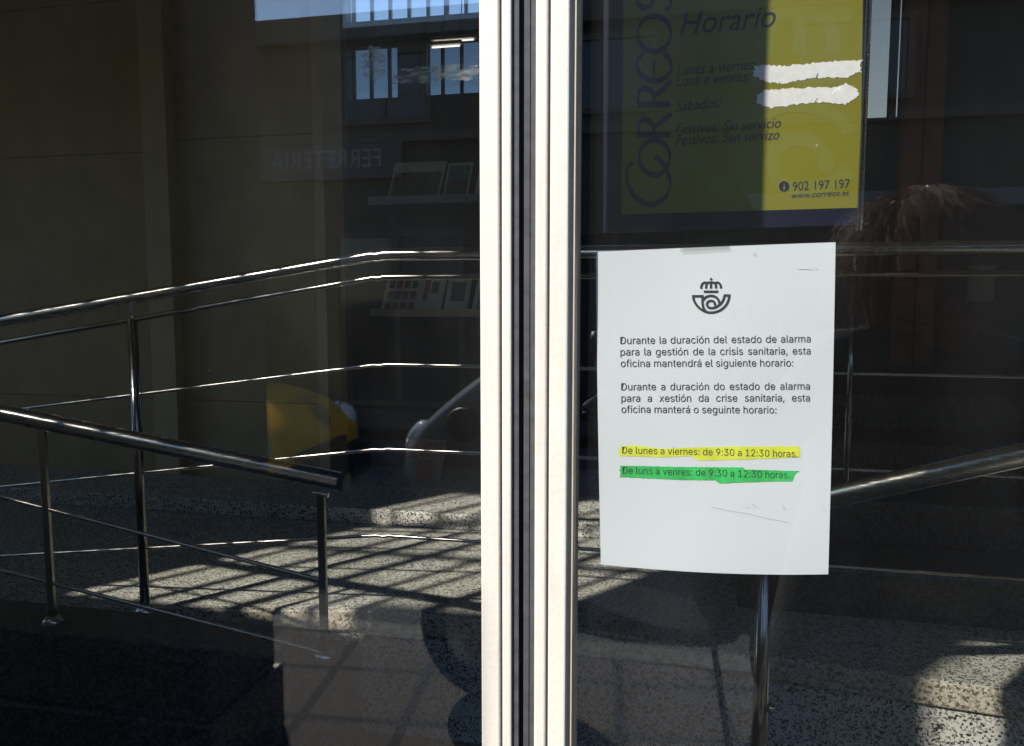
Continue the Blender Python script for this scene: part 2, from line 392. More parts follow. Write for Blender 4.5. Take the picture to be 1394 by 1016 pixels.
# ================================================================== SETTING OUTSIDE
def plane_struct(name, m, x0, x1, y0, y1, z, div=1):
    mb = MB(); mb.add([(x0,y0,z),(x1,y0,z),(x1,y1,z),(x0,y1,z)], [(0,1,2,3)])
    return tag(mb.build(name, m), kind='structure')
plane_struct('pavement', M['pavement'], -60, 60, -2.46, -.12, 0)
mb = MB(); mb.box(-60, 60, -2.62, -2.46, -.2, .004); tag(mb.build('kerb', M['kerbstone'], bevel=.008), kind='structure')
plane_struct('road', M['asphalt'], -60, 60, -7.2, -2.62, -.02)
plane_struct('far_pavement', M['pavement'], -60, 60, -8.9, -7.2, .1)
plane_struct('ground', M['asphalt'], -300, 300, -300, 300, -.35)
# ------------------------------------------------------------------ building across the street (mirrored in the panes)
YB = 8.6
def far(px, py): return mir(atY(px, py, YB))
roofz = far(500, 27).z
b = thing('hardware_shop_building', 'low brown shop building across the street with the dark FERRETERIA sign', 'building', (-1, -YB-3, 0))
mb = MB(); mb.box(-7.5, 9, -YB-7, -YB, 0, roofz); mb.build('wall', M['facade'], b)
mb = MB(); mb.box(-7.6, 9.1, -YB-.02, -YB+.22, roofz-.28, roofz+.02); mb.build('cornice', M['trimstone'], b, bevel=.02)
mb = MB(); mb.box(-7.5, 9, -YB+.001, -YB+.10, far(500,190).z-.06, far(500,190).z+.05); mb.build('string_course', M['trimstone'], b)
s0 = far(352, 250); s1 = far(552, 196)
mb = MB(); mb.box(s0.x-.1, s1.x, -YB+.002, -YB+.14, s0.z, s1.z); sb = mb.build('signboard', M['sign_dark'], b)
mb = MB(); zl = far(450, 232).z; ch = far(450, 208).z-zl
put_text(mb, 'FERRETERIA', 0, 0, 1, 0, 1, lambda X, Y: Vector((0,0,0)))
mb = MB(); xa, xb = far(376,225).x, far(524,218).x
# the street face looks towards +y, so the writing runs from +x to -x
put_text(mb, 'FERRETERIA', 0, 0, abs(xb-xa), 0, ch, lambda X, Y: Vector((xb-X, -YB+.145, zl-Y)))
mb.build('lettering', M['sign_letter'], sb)
def facade_window(parent, x0, x1, z0, z1, y, glass='dark_glass', mull=1):
    fr = MB()
    t = .07
    fr.box(x0, x1, y+.001, y+.06, z0, z0+t); fr.box(x0, x1, y+.001, y+.06, z1-t, z1)
    fr.box(x0, x0+t, y+.001, y+.06, z0+t, z1-t); fr.box(x1-t, x1, y+.001, y+.06, z0+t, z1-t)
    for k in range(mull):
        xm = x0+(x1-x0)*(k+1)/(mull+1); fr.box(xm-.03, xm+.03, y+.001, y+.055, z0+t, z1-t)
    f = fr.build('window', M['trimstone'], parent)
    g = MB(); g.box(x0+t, x1-t, y+.002, y+.02, z0+t, z1-t); g.build('pane', M[glass], f)
for k in range(6):
    x0 = -7.0+k*2.65
    facade_window(b, x0, x0+1.7, .15, 2.3, -YB, mull=1)
for k in range(6):
    x0 = -6.9+k*2.65
    facade_window(b, x0, x0+1.2, far(500,190).z+.16, roofz-.36, -YB)
mb = MB(); mb.prism([(-YB+.15, 2.62), (-YB+1.0, 2.40), (-YB+1.0, 2.36), (-YB+.15, 2.56)], 0, 0.6, 4.4); mb.build('awning', M['facade2'], b)
nb = thing('apartment_block', 'slightly taller grey apartment block beside the low shop across the street', 'building', (-16, -YB-3, 0))
mb = MB(); mb.box(-22, -7.7, -YB-8, -YB-.3, 0, 5.7); mb.build('wall', M['facade2'], nb)
for k in range(5):
    for j in range(2): facade_window(nb, -21+k*2.7, -19.8+k*2.7, .8+j*2.7, 2.4+j*2.7, -YB-.3)
nb = thing('corner_house', 'pale corner house right of the hardware shop across the street', 'building', (14, -YB-3, 0))
mb = MB(); mb.box(9.2, 22, -YB-8, -YB-.2, 0, 6.5); mb.build('wall', M['trimstone'], nb)
for k in range(4):
    for j in range(2): facade_window(nb, 10+k*2.9, 11.3+k*2.9, .8+j*2.9, 2.6+j*2.9, -YB-.2)

# ------------------------------------------------------------------ stone pier outside the entrance
pr = thing('stone_pier', 'broad dark stone pier standing on the pavement left of the glass door', 'pillar', (-2.2,-1.5,0))
mb = MB(); mb.box(-3.24, -1.385, -1.7, -1.3, .22, 2.72); mb.build('shaft', M['pier'], pr, bevel=.012)
mb = MB(); mb.box(-3.21, -1.655, -1.699, -1.301, 2.72, 3.20); mb.build('shadow_shaft', M['pier'], pr, bevel=.01)  # unseen upper part, narrowed to place the shadow edge indoors
mb = MB(); mb.box(-2.55, -1.663, -1.697, -1.303, 3.2, 4.3); mb.build('shadow_block', M['pier'], pr, bevel=.01)  # unseen block added to carry the pier's shadow over the tread
mb = MB(); mb.box(-3.26, -1.365, -1.72, -1.28, .0, .22); mb.build('plinth', M['granite_dark'], pr, bevel=.01)

# ================================================================== POST OFFICE BUILDING (shell of the vestibule)
po = thing('post_office_building', 'post office vestibule with tan stone walls, dark recess and barred rear windows', 'building', (0,3,0))
ZC = 5.2
DL, DR, DH = -1.17, 1.95, 2.21            # door opening
mb = MB()
mb.box(-6.9, -3.35, -.10, .16, 0, ZC); mb.box(-3.35, -1.62, -.10, .16, 0, 1.73); mb.box(-3.35, -1.62, -.10, .16, 3.3, ZC)
mb.box(-1.62, DL, -.10, .16, 0, ZC); mb.box(DL, DR, -.10, .16, DH, ZC); mb.box(DR, 6, -.10, .16, 0, ZC)
mb.build('front_wall', M['facade2'], po)
mb = MB()
mb.box(-6.5, -3.35, .162, .175, .01, ZC-.002); mb.box(-3.35, -1.62, .162, .175, .01, 1.73); mb.box(-3.35, -1.62, .162, .175, 3.3, ZC-.002)
mb.box(-1.62, DL, .162, .175, .01, ZC-.002); mb.box(DL, DR, .162, .175, DH, ZC-.002); mb.box(DR, 5.6, .162, .175, .01, ZC-.002)
mb.build('bounce_lining', M['ceiling'], po)  # pale unseen lining added to bounce light into the vestibule
# the high barred window beside the door
mb = MB()
x = -3.0
bars = MB()
xs = [-3.18, -2.96, -2.80, -2.62, -2.40, -2.27, -2.06, -1.82, -1.66]
for i, x in enumerate(xs):
    wd = [.022,.035,.018,.05,.022,.018,.055,.022,.04][i]
    bars.box(x-wd/2, x+wd/2, .01, .04, 1.73, 3.3)
bars.box(-3.35, -1.62, .008, .042, 2.44, 2.47); bars.build('shadow_grille', M['black_plastic'], po)
# tan stone wall at the back left
YW = 3.4
xe = atY(441, 0, YW).x
jl, jr = atY(205, 100, YW).x, atY(238, 100, YW).x
zj1 = atY(330, 188, YW).z; zj2 = atY(140, 210, YW).z
mb = MB(); g = .004
for (a, c) in ((-6.5, -4.6), (-4.6+g, jl)):
    for (z0, z1) in ((0, .9), (.9+g, zj2), (zj2+g, zj2+.85), (zj2+.85+g, ZC)): mb.box(a, c, YW, YW+.12, z0, z1)
for (z0, z1) in ((0, .9), (.9+g, zj1), (zj1+g, zj1+.85), (zj1+.85+g, ZC)): mb.box(jr, xe-.06, YW-.02, YW+.12, z0, z1)
mb.build('stone_panelling', M['tan'], po)
mb = MB(); mb.box(jl, jr, YW-.10, YW+.12, 0, ZC); mb.build('pilaster', M['tan_light'], po)
mb = MB(); mb.box(xe-.06, xe, YW-.05, YW+.2, 0, ZC); mb.build('corner_trim', M['tan_light'], po)
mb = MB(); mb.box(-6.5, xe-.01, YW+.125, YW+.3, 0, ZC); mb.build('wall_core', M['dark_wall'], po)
mb = MB(); mb.box(-6.9, -6.5, .16, .5, 0, ZC); mb.box(-6.9, -6.5, .5, 2.2, 0, .9); mb.box(-6.9, -6.5, .5, 2.2, 3.0, ZC); mb.box(-6.9, -6.5, 2.2, 7, 0, ZC); mb.build('side_wall', M['ceiling'], po)
mb = MB(); mb.box(-6.72, -6.71, .5, 2.2, .9, 3.0); mb.build('side_window', M['win_clear'], po)  # unseen glazed opening added to let daylight brighten the tan wall
mb = MB(); mb.box(5.6, 6, .16, 7, 0, ZC); mb.build('side_wall', M['dark_wall'], po)
mb = MB(); mb.box(-7, 6, -.10, 7.3, ZC, ZC+.2); mb.build('ceiling', M['ceiling'], po)
# rear wall with barred windows
YR = 7.0
def rect(pxa, pxb, pya, pyb, Y):
    a = atY((pxa+pxb)/2, pya, Y); c = atY((pxa+pxb)/2, pyb, Y)
    return atY(pxa, (pya+pyb)/2, Y).x, atY(pxb, (pya+pyb)/2, Y).x, c.z, a.z
A = rect(464, 720, -60, 22, YR); B = rect(463, 541, 57, 136, YR); Cc = rect(575, 720, 50, 131, YR)
zA = min(A[3], ZC-.03)
xr_end = 6.0
mb = MB(); y0, y1 = YR, YR+.25
xl = -6.6
mb.box(xl, A[0], y0, y1, 0, ZC); o0, o1 = atY(1130, 0, YR).x, atY(1285, 0, YR).x; mb.box(A[1], o0, y0, y1, 0, ZC); mb.box(o0, o1, y0, y1, 0, 2.2); mb.box(o1, xr_end, y0, y1, 0, ZC)  # gap added behind the slot pane so that sky brightens it
mb.box(A[0], A[1], y0, y1, zA, ZC) if zA < ZC-.01 else None
mb.box(A[0], A[1], y0, y1, B[3], A[2]); mb.box(A[0], A[1], y0, y1, 0, B[2])
mb.box(B[1], Cc[0], y0, y1, B[2], B[3])
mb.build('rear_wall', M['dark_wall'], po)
def barred(x0, x1, z0, z1, xs, glass, lab=None):
    fr = MB()
    fr.box(x0, x1, YR+.06, YR+.10, z0, z0+.025); fr.box(x0, x1, YR+.06, YR+.10, z1-.025, z1)
    fr.box(x0, x0+.02, YR+.06, YR+.10, z0+.025, z1-.025); fr.box(x1-.02, x1, YR+.06, YR+.10, z0+.025, z1-.025)
    for x in xs: fr.box(x-.016, x+.016, YR+.055, YR+.09, z0+.025, z1-.025)
    f = fr.build('window', M['black_plastic'], po)
    g = MB(); g.box(x0+.02, x1-.02, YR+.105, YR+.112, z0+.02, z1-.02); g.build('pane', M[glass], f)
bx = lambda p: atY(p, 20, YR).x
barred(A[0], A[1], A[2], zA, [bx(p) for p in (478, 503, 528, 554, 580, 606, 632, 658, 684)], 'win_clear')
bz = lambda p: atY(p, 95, YR).x
barred(B[0], B[1], B[2], B[3], [bz(p) for p in (478, 502, 527)], 'win_glass')
barred(Cc[0], Cc[1], B[2], B[3]+.0, [bz(p) for p in (600, 626, 652, 678)], 'win_glass')
# right rear partition with a slot window and a wooden pilaster
YP = 4.6
S1 = rect(1187, 1221, -140, 160, YP); S2 = rect(1226, 1236, -140, 160, YP)
x0 = atY(1120, 100, YP).x
mb = MB()
mb.box(x0, S1[0], YP, YP+.15, 0, ZC); mb.box(S1[0], S2[1], YP, YP+.15, 0, S1[2]); mb.box(S1[1], S2[0], YP, YP+.15, S1[2], ZC)
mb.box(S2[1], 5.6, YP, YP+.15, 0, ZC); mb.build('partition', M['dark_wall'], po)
mb = MB(); mb.box(S1[0], S2[1], YP+.05, YP+.058, S1[2], ZC-.01); mb.build('slot_pane', M['win_frost'], po)
wp = rect(1232, 1286, 0, 300, YP-.12)
wpt = thing('wooden_pilaster', 'tall brown wooden pilaster with a centre joint beside the grey slot window', 'pillar', ((wp[0]+wp[1])/2, YP-.06, 0))
xm = (wp[0]+wp[1])/2
mb = MB(); mb.box(wp[0], xm-.004, YP-.12, YP-.002, 0.45, ZC-.02); mb.build('board', M['wood'], wpt, bevel=.003)
mb = MB(); mb.box(xm+.004, wp[1], YP-.12, YP-.002, 0.45, ZC-.02); mb.build('board', M['wood'], wpt, bevel=.003)
mb = MB(); mb.box(-7, 6, -.12, 7.3, -.3, .01); tag(mb.build('floor', M['floor']), kind='structure')

tube = bpy.data.materials.new('lit_tube'); tube.use_nodes = True; p_ = tube.node_tree.nodes['Principled BSDF']
p_.inputs['Emission Color'].default_value = (1, .95, .86, 1); p_.inputs['Emission Strength'].default_value = 1.1
for (pa, pb, py, lab) in ((590, 645, 58, 'upper of two lit ceiling tubes seen in the dark recess'), (588, 626, 65, 'lower of two lit ceiling tubes seen in the dark recess')):
    q0 = atY(pa, py, 5.6 if py < 60 else 5.2); q1 = atY(pb, py-1, q0.y)
    lt = thing('tube_lamp', lab, 'lamp', ((q0.x+q1.x)/2, q0.y, q0.z), 'lit tubes hanging in the recess')
    mb = MB(); mb.tube([(q0.x, q0.y, q0.z), (q1.x, q0.y, q0.z)], .006, 12); mb.build('tube', tube, lt)
    mb = MB(); mb.box(q0.x-.02, q1.x+.02, q0.y-.03, q0.y+.03, q0.z+.012, q0.z+.035); mb.build('housing', M['ceiling'], lt, bevel=.004)
    for xx in (q0.x+.1, q1.x-.1):
        mb = MB(); mb.tube([(xx, q0.y, q0.z+.06), (xx, q0.y, ZC)], .004, 8); mb.build('rod', M['steel_dull'], lt)
# ------------------------------------------------------------------ granite platform with its steps
ZP = .45
YE = 1.62
pf = thing('granite_platform', 'grey speckled granite platform with tan nosing behind the steel railings', 'platform', (0, 2.4, 0))
mb = MB(); mb.prism([(-5.0, 1.30+.02),(-2.62,1.36+.02),(-1.07,1.70+.02),(-.35,1.71+.02),(.9,1.545+.02),(3.2,1.30+.02),(3.2,4.6),(-5.0,3.4)], 2, .0, ZP-.075)
mb.build('riser', M['granite'], pf)
mb = MB(); mb.prism([(-5.0, 1.30),(-2.62,1.36),(-1.07,1.70),(-.35,1.71),(.9,1.545),(3.2,1.30),(3.2,1.60),(.9,1.72),(-.35,1.86),(-1.07,1.86),(-2.62,1.55),(-5.0,1.5)], 2, ZP-.075, ZP-.003)
mb.build('nosing', M['nosing'], pf, bevel=.006)
mb = MB(); mb.prism([(-5.0, 1.305),(-2.62,1.365),(-1.07,1.705),(-.35,1.715),(.9,1.55),(3.2,1.305),(3.2,4.6),(-5.0,3.4)], 2, ZP-.003, ZP+.002)
mb.build('paving', M['granite_top'], pf)
rp = thing('ramp_kerb', 'speckled granite kerb along the upper ramp at the foot of the tan wall', 'kerb', (-1, 3, ZP))
zk = ZP+.075
mb = MB(); mb.prism([(-4.5, 2.62),(-.1, 2.66),(-.1, 3.1),(-4.5, 3.1)], 2, ZP+.003, zk); mb.build('kerb_stone', M['granite'], rp, bevel=.006)
st = thing('stair_flight', 'dark polished granite stair flight rising behind the right railing', 'stairs', (1.8, 2.6, ZP))
for k in range(4):
    y = 1.98+k*.30
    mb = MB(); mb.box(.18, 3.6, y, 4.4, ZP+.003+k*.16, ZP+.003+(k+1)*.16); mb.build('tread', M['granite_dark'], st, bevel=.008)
# ramp parapet nearest the door (left, in the shade)
zt = atY(180, 853, 1.12).z; xr = atY(370, 930, 1.05).x
rw = thing('ramp_parapet', 'low dark granite parapet under the near left handrail', 'low wall', (-2, 1.12, 0))
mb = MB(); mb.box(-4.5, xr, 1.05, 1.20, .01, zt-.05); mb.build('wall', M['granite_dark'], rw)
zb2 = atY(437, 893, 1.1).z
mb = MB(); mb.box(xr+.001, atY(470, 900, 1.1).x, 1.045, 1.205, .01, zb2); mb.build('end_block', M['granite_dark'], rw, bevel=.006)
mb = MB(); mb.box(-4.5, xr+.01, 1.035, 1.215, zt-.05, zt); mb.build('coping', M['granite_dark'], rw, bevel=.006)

# ------------------------------------------------------------------ steel railings
def pipe(path, r, name, parent, m='steel', n=18):
    mb = MB(); mb.tube(path, r, n); return mb.build(name, M[m], parent)
YK = 1.52
lev = lambda px, py: atY(px, py, YK)
rl = thing('landing_railing', 'steel railing of thin bars rising from the left, then running level behind the paper notice', 'railing', (0, YK, ZP))
xb = lev(515, 347).x
rows = [((0,437),(515,347),.0185), ((200,432),(500,380),.0085), ((60,553),(510,497),.0055), ((0,663),(500,613),.0055), ((0,757),(480,731),.0055)]
for i, (p, q, r) in enumerate(rows):
    a, c = lev(*p), lev(*q); sl = (c.z-a.z)/(c.x-a.x)
    zb = c.z+sl*(xb-c.x)
    z2 = zb if i else zb
    P0 = Vector((-4.2, YK, zb+sl*(-4.2-xb)))
    path = [P0] + [Vector((xb+d, YK, zb+(sl*d if d < 0 else 0)-(.004 if abs(d) < .01 else 0))) for d in (-.05,-.02,0,.02,.05)] + [Vector((3.0, YK, zb))]
    if i == 0:                        # right of the middle post the rail takes the paler steel, brightness put into its colour
        xm_ = lev(702, 347).x
        pipe([p_ for p_ in path if p_.x < xm_]+[Vector((xm_, YK, zb))], r, 'handrail', rl)
        pipe([Vector((xm_+.001, YK, zb)), path[-1]], r, 'handrail', rl, 'steel_lit')
    else: pipe(path, r, 'bar', rl, 'steel_dull' if i == 1 else 'steel')
def post(px, ytop, Y, zbot, r, parent, pin=0.0, m='steel_dull', ros=True):
    p = atY(px, ytop, Y)
    mb = MB(); mb.tube([(p.x, Y, zbot), (p.x, Y, p.z)], r, 16)
    o = mb.build('post', M[m], parent)
    if pin:
        mb = MB(); mb.tube([(p.x, Y, p.z), (p.x, Y, p.z+pin)], .0045, 10); mb.build('pin', M['steel'], o)
    if ros:
        mb = MB(); mb.lathe((p.x, Y, zbot), (0,0,1), [(0,r*2.1),(.006,r*2.1),(.02,r*1.5),(.024,r)], 24); mb.build('rosette', M['steel'], o)
    return o
post(180, 434, YK, ZP+.002, .0155, rl, .07)
post(-160, 470, YK, ZP+.002, .0155, rl, .07)
post(702, 390, YK, ZP+.002, .0155, rl, .07)
post(1163, 378, YK, atY(1150, 672, YK).z-.012, .0085, rl, .08, ros=False)
post(1700, 372, YK, ZP+.002, .0155, rl, .08)
YN = 1.1
nr = thing('ramp_railing', 'near steel ramp railing sloping down to a cut end left of the door stile', 'railing', (-1.5, YN, 0))
def line(p, q, x0, x1, Y):
    a, c = atY(*p, Y), atY(*q, Y); sl = (c.z-a.z)/(c.x-a.x)
    return [Vector((x0, Y, a.z+sl*(x0-a.x))), Vector((x1, Y, a.z+sl*(x1-a.x)))]
x1 = atY(470, 657, YN).x
pipe(line((0,562),(470,657), -3.6, x1, YN), .0235, 'handrail', nr, n=24)
hp = line((0,562),(470,657), -3.6, x1, YN)
mb = MB(); e = hp[1]; dd = (hp[1]-hp[0]).normalized(); mb.tube([e-dd*.012, e+dd*.004], .0245, 24); mb.build('end_cap', M['black_plastic'], nr)
pipe(line((0,676),(437,790), -3.6, atY(437,790,YN).x, YN), .0055, 'bar', nr)
pipe(line((0,776),(470,896), -3.6, atY(437,888,YN).x, YN), .0055, 'bar', nr)
pipe(line((60,902),(370,1003), -3.6, atY(437,1020,YN).x, YN), .0045, 'bar', nr, 'steel_dull')
def flat_post(px, ytop, zbot, parent):
    p = atY(px, ytop, YN)
    mb = MB(); mb.box(p.x-.0105, p.x+.0105, YN-.006, YN+.006, zbot, p.z); o = mb.build('post', M['steel_dull'], parent, bevel=.0015)
    mb = MB(); mb.lathe((p.x, YN, zbot), (0,0,1), [(0,.026),(.005,.026),(.014,.018),(.016,.0)], 24); mb.build('rosette', M['steel'], o)
    mb = MB(); mb.tube([(p.x-.02, YN, p.z+.002), (p.x+.02, YN, p.z-.004)], .007, 8); mb.build('bracket', M['steel'], o)
flat_post(57, 583, zt, nr)
flat_post(437, 672, zb2, nr)
srl = thing('stair_railing', 'near steel handrail rising to the right from a round newel post below the notice', 'railing', (.2, YN, 0))
xn = atY(1037, 900, YN).x
hl = line((1130,677),(1394,619), xn-.03, 2.6, YN)
pipe(hl,   .0255, 'handrail', srl, 'steel_lit', n=24)
mb = MB(); mb.tube([(xn, YN, .01), (xn, YN, hl[0].z)], .0175, 20); pn = mb.build('post', M['steel_dull'], srl)
mb = MB(); mb.lathe((xn, YN, .01), (0,0,1), [(0,.045),(.006,.045),(.02,.03),(.026,.0175)], 24); mb.build('rosette', M['steel'], pn)
kz = atY(1055, 965, YN).z
mb = MB(); mb.lathe((xn+.018, YN, kz), (1,0,0), [(0,.010),(.006,.012),(.012,.009),(.014,0)], 16); mb.build('clamp', M['steel'], pn)
mb = MB(); mb.tube([(2.0, YN, .01), (2.0, YN, hl[0].z+.3)], .0175, 20); mb.build('post', M['steel_dull'], srl)
# ------------------------------------------------------------------ leaflet rack in the recess
YL = 3.55
rk = thing('leaflet_rack', 'black tiered leaflet rack standing in the dark recess behind the left pane', 'display rack', (-1.1, YL+.3, ZP))
rows = [((524, 272, 215), 'a'), ((516, 423, 372), 'b'), ((540, 657, 600), 'c')]
xL = atY(505, 300, YL).x; xR = atY(745, 300, YL).x
mb = MB(); mb.box(xL, xR, YL+.30, YL+.34, ZP+.08, atY(560, 210, YL).z); mb.build('back_panel', M['rack'], rk)
for (px, pyb, pyt), _ in rows:
    zb_ = atY(px, pyb, YL).z
    mb = MB(); mb.box(xL, xR, YL-.03, YL+.298, zb_-.03, zb_-.012); sh = mb.build('shelf', M['rack'], rk)
    mb = MB(); mb.box(xL, xR, YL-.045, YL-.032, zb_-.032, zb_+.012); mb.build('lip', M['steel_dull'], sh)
def leaflet(px0, px1, pyb, pyt, lean, prints, label, paper='leaf_paper'):
    a = atY(px0, pyb, YL); c = atY(px1, pyb, YL); zt_ = atY(px0, pyt, YL).z
    h = (zt_-a.z)*1.06; wd = c.x-a.x; z0 = a.z-.011
    def P(u, v, o=0): return Vector((a.x+u*wd+v*lean*wd, YL+.02+v*h*.32-o, z0+v*h))
    t = thing('leaflet', label, 'leaflet', (a.x+wd/2, YL+.05, z0), 'leaflets standing on the tiered rack')
    mb = MB()
    q = [P(0,0),P(1,0),P(1,1),P(0,1)]; q2 = [p+Vector((0,.004,0)) for p in q]
    mb.add(q+q2, [(0,1,2,3),(7,6,5,4),(0,4,5,1),(1,5,6,2),(2,6,7,3),(3,7,4,0)]); mb.build('sheet', M[paper], t)
    for (u0,u1,v0,v1,mk) in prints:
        mb = MB(); mb.add([P(u0,v0,.0012),P(u1,v0,.0012),P(u1,v1,.0012),P(u0,v1,.0012)], [(0,1,2,3)]); mb.build('picture', M[mk], t)
leaflet(524, 595, 272, 219, .10, [(.05,.95,.06,.74,'leaf_dark')], 'wide upper-shelf leaflet with one large dark picture')
leaflet(600, 634, 271, 219, .14, [(.08,.92,.08,.55,'leaf_dark'),(.08,.92,.56,.92,'leaf_teal')], 'narrow upper-shelf leaflet with dark and teal picture')
leaflet(642, 700, 271, 225, .1, [(.1,.9,.1,.9,'leaf_teal')], 'teal upper-shelf leaflet partly behind the door stile')
pr_ = []
for k in range(4):
    for j in range(3): pr_.append((.05+k*.13, .05+k*.13+.10, .08+j*.28, .08+j*.28+.2, 'leaf_dark' if (k+j)%3 else 'leaf_red'))
pr_ += [(.66,.74,.3,.85,'leaf_red'),(.78,.9,.5,.8,'leaf_dark')]
leaflet(516, 597, 423, 374, .08, pr_, 'wide middle-shelf leaflet with a grid of small dark pictures')
leaflet(602, 634, 423, 374, .12, [(.2,.8,.3,.8,'leaf_dark')], 'narrow middle-shelf leaflet with one dark emblem')
leaflet(640, 700, 423, 378, .1, [(.1,.9,.1,.7,'leaf_teal')], 'middle-shelf leaflet half hidden behind the door stile')
leaflet(545, 598, 657, 602, .06, [(.04,.3,.55,.95,'leaf_red'),(.36,.94,.62,.95,'leaf_red'),(.04,.3,.06,.5,'leaf_teal'),(.36,.75,.08,.55,'leaf_red')], 'reddish bottom-shelf leaflet with several small pictures', 'leaf_tan')
# notice on the dark partition
q = rect(1317, 1354, 362, 410, YP-.01)
mb = MB(); mb.box(q[0], q[1], YP-.012, YP-.006, q[2], q[3]); tag(mb.build('wall_notice', M['leaf_paper']), 'small pale notice on the dark partition right of the wooden pilaster', 'notice')

# ================================================================== DOUBLE GLASS DOOR
YG = 0.0
YS = -.022
X = lambda px: atY(px, 480, YS).x
x653, x680, x684, x697, x705, x713, x733, x747, x751, x776, x788 = [X(p) for p in (653.5, 679.5, 683, 696, 705, 712.5, 728, 744, 747.5, 772.5, 781)]
ZT = DH-.01
def door(label, xs, glx, bead, sgn):
    t = thing('glass_door', label, 'door', ((glx[0]+glx[1])/2, .02, .02))
    mb = MB()
    (a, g0, g1, c) = xs
    dp = .118 if sgn < 0 else .062  # left stile deepened out of view so its shadow covers the plaque edge
    mb.box(a, g0, YS, dp, .02, ZT); mb.box(g1, c, YS, .062, .02, ZT)
    mb.build('stile', M['white_frame'], t, bevel=.0016)
    mb = MB(); mb.box(g0, g1, YS+.004, .07, .02, ZT); mb.build('groove_strip', M['groove'], t)
    xo = glx[0] if sgn < 0 else glx[1]
    mb = MB(); mb.box(xo, xo+sgn*.05, YS, .062, .02, ZT); mb.build('hinge_stile', M['white_frame'], t, bevel=.0016)
    mb = MB(); mb.box(glx[0], glx[1], YS, .05, .02, .12); mb.box(glx[0], glx[1], YS, .05, ZT-.05, ZT); mb.build('rail', M['white_frame'], t)
    mb = MB(); mb.box(glx[0], glx[1], YG, YG+.006, .12, ZT-.05); mb.build('glass_pane', M['glass'], t)
    if bead:
        b0, b1 = bead
        mb = MB(); mb.prism([(b0, YS+.006), (b1-.0022, YS+.0072), (b1-.002, YS+.0065), (b1-.0006, YS+.0065), (b1, YG-.0005), (b0, YG-.0005)], 2, .02, ZT); mb.build('glazing_bead', M['bead'], t)
    return t
xcut = X(654.5)
dl = door('left glass door leaf with cream stile and dark steel railings behind it', (x653, x680, x684, x697), (DL+.05, x653), None, -1)
mb = MB(); mb.box(x697, x705, YS+.004, .07, .02, ZT); mb.build('rubber_seal', M['rubber2'], dl)
mb = MB(); mb.box(x705, x713, YS+.012, .06, .02, ZT); mb.build('gasket', M['rubber'], dl)
drr = door('right glass door leaf with cream stile, beige bead and paper notice behind its pane', (x733, x747, x751, x776), (x788, DR-.05), (x776, x788), 1)
xq = x713+(x733-x713)*.48
mb = MB(); mb.box(x713, xq, YS+.002, .07, .02, ZT); mb.box(xq+.0007, x733, YS+.003, .07, .02, ZT); mb.box(xq, xq+.0007, YS+.006, .07, .02, ZT)
mb.build('rubber_seal', M['rubber2'], drr)
# door frame round both leaves is part of the building
mb = MB(); mb.box(DL-.0, DL+.05-.052, -.06, .09, 0, DH); mb.build('door_jamb', M['white_frame'], po)

# ------------------------------------------------------------------ paper notice just behind the right pane
YPAP = .0095
pn_ = thing('paper_notice', 'white printed notice with yellow and green highlighted opening hours taped behind the right pane', 'notice', (.05, YPAP, 1.38))
def wave(px, py):
    u, v = (px-814)/320, (py-336)/438
    return .0006*math.sin(u*7+v*2)+.0006*math.sin(v*9+u*3)+.0014*v*v*math.cos(u*5)
def pp(px, py, o=0):
    return atY(px, py, YPAP+wave(px, py)-o)
cor = [(811,343),(1137.5,330),(1127.5,782),(818,768.5)]
NU, NV = 48, 60
def quad(u, v):
    t = Vector(cor[0]).lerp(Vector(cor[1]), u); b_ = Vector(cor[3]).lerp(Vector(cor[2]), u)
    q = t.lerp(b_, v); q.y += 5.5*4*u*(1-u)*.9*v**3 + 3.0*(1-v)**3*4*u*(1-u)*-.15
    q.x += -3*(4*v*(1-v))*(1-2*u)*.25
    return q
mb = MB(); vs = []
for j in range(NV+1):
    for i in range(NU+1):
        u, v = i/NU, j/NV; q = quad(u, v)
        vs.append(pp(q.x, q.y))
n = NU+1
mb.add(vs, [(j*n+i, (j+1)*n+i, (j+1)*n+i+1, j*n+i+1) for j in range(NV) for i in range(NU)], False)
sheet = mb.build('sheet', M['paper'], pn_)
sol = sheet.modifiers.new('thickness', 'SOLIDIFY'); sol.thickness = .0002; sol.offset = 0
T_OFF, H_OFF = .0006, .0004
tp = lambda x, y: pp(x, y, T_OFF)
CAPS = 9.9
mb = MB(); put_text(mb, 'Durante la duración del estado de alarma', 844.4, 468.6, 1103.5, 466.2, CAPS, tp, justify=.97, font=SANS); mb.build('text_line', M['ink'], pn_, fixn=False)
mb = MB(); put_text(mb, 'para la gestión de la crisis sanitaria, esta', 844.6, 484.2, 1103.5, 482.6, CAPS, tp, justify=.97, font=SANS); mb.build('text_line', M['ink'], pn_, fixn=False)
mb = MB(); put_text(mb, 'oficina mantendrá el siguiente horario:', 845.0, 499.8, 1080, 499.0, CAPS, tp, font=SANS); mb.build('text_line', M['ink'], pn_, fixn=False)
mb = MB(); put_text(mb, 'Durante a duración do estado de alarma', 845.6, 531.6, 1102.5, 530.6, CAPS, tp, justify=.97, font=SANS); mb.build('text_line', M['ink'], pn_, fixn=False)
mb = MB(); put_text(mb, 'para a xestión da crise sanitaria, esta', 845.8, 547.2, 1102.5, 546.6, CAPS, tp, justify=.97, font=SANS); mb.build('text_line', M['ink'], pn_, fixn=False)
mb = MB(); put_text(mb, 'oficina manterá o seguinte horario:', 846.0, 562.2, 1057, 563.0, CAPS, tp, font=SANS); mb.build('text_line', M['ink'], pn_, fixn=False)
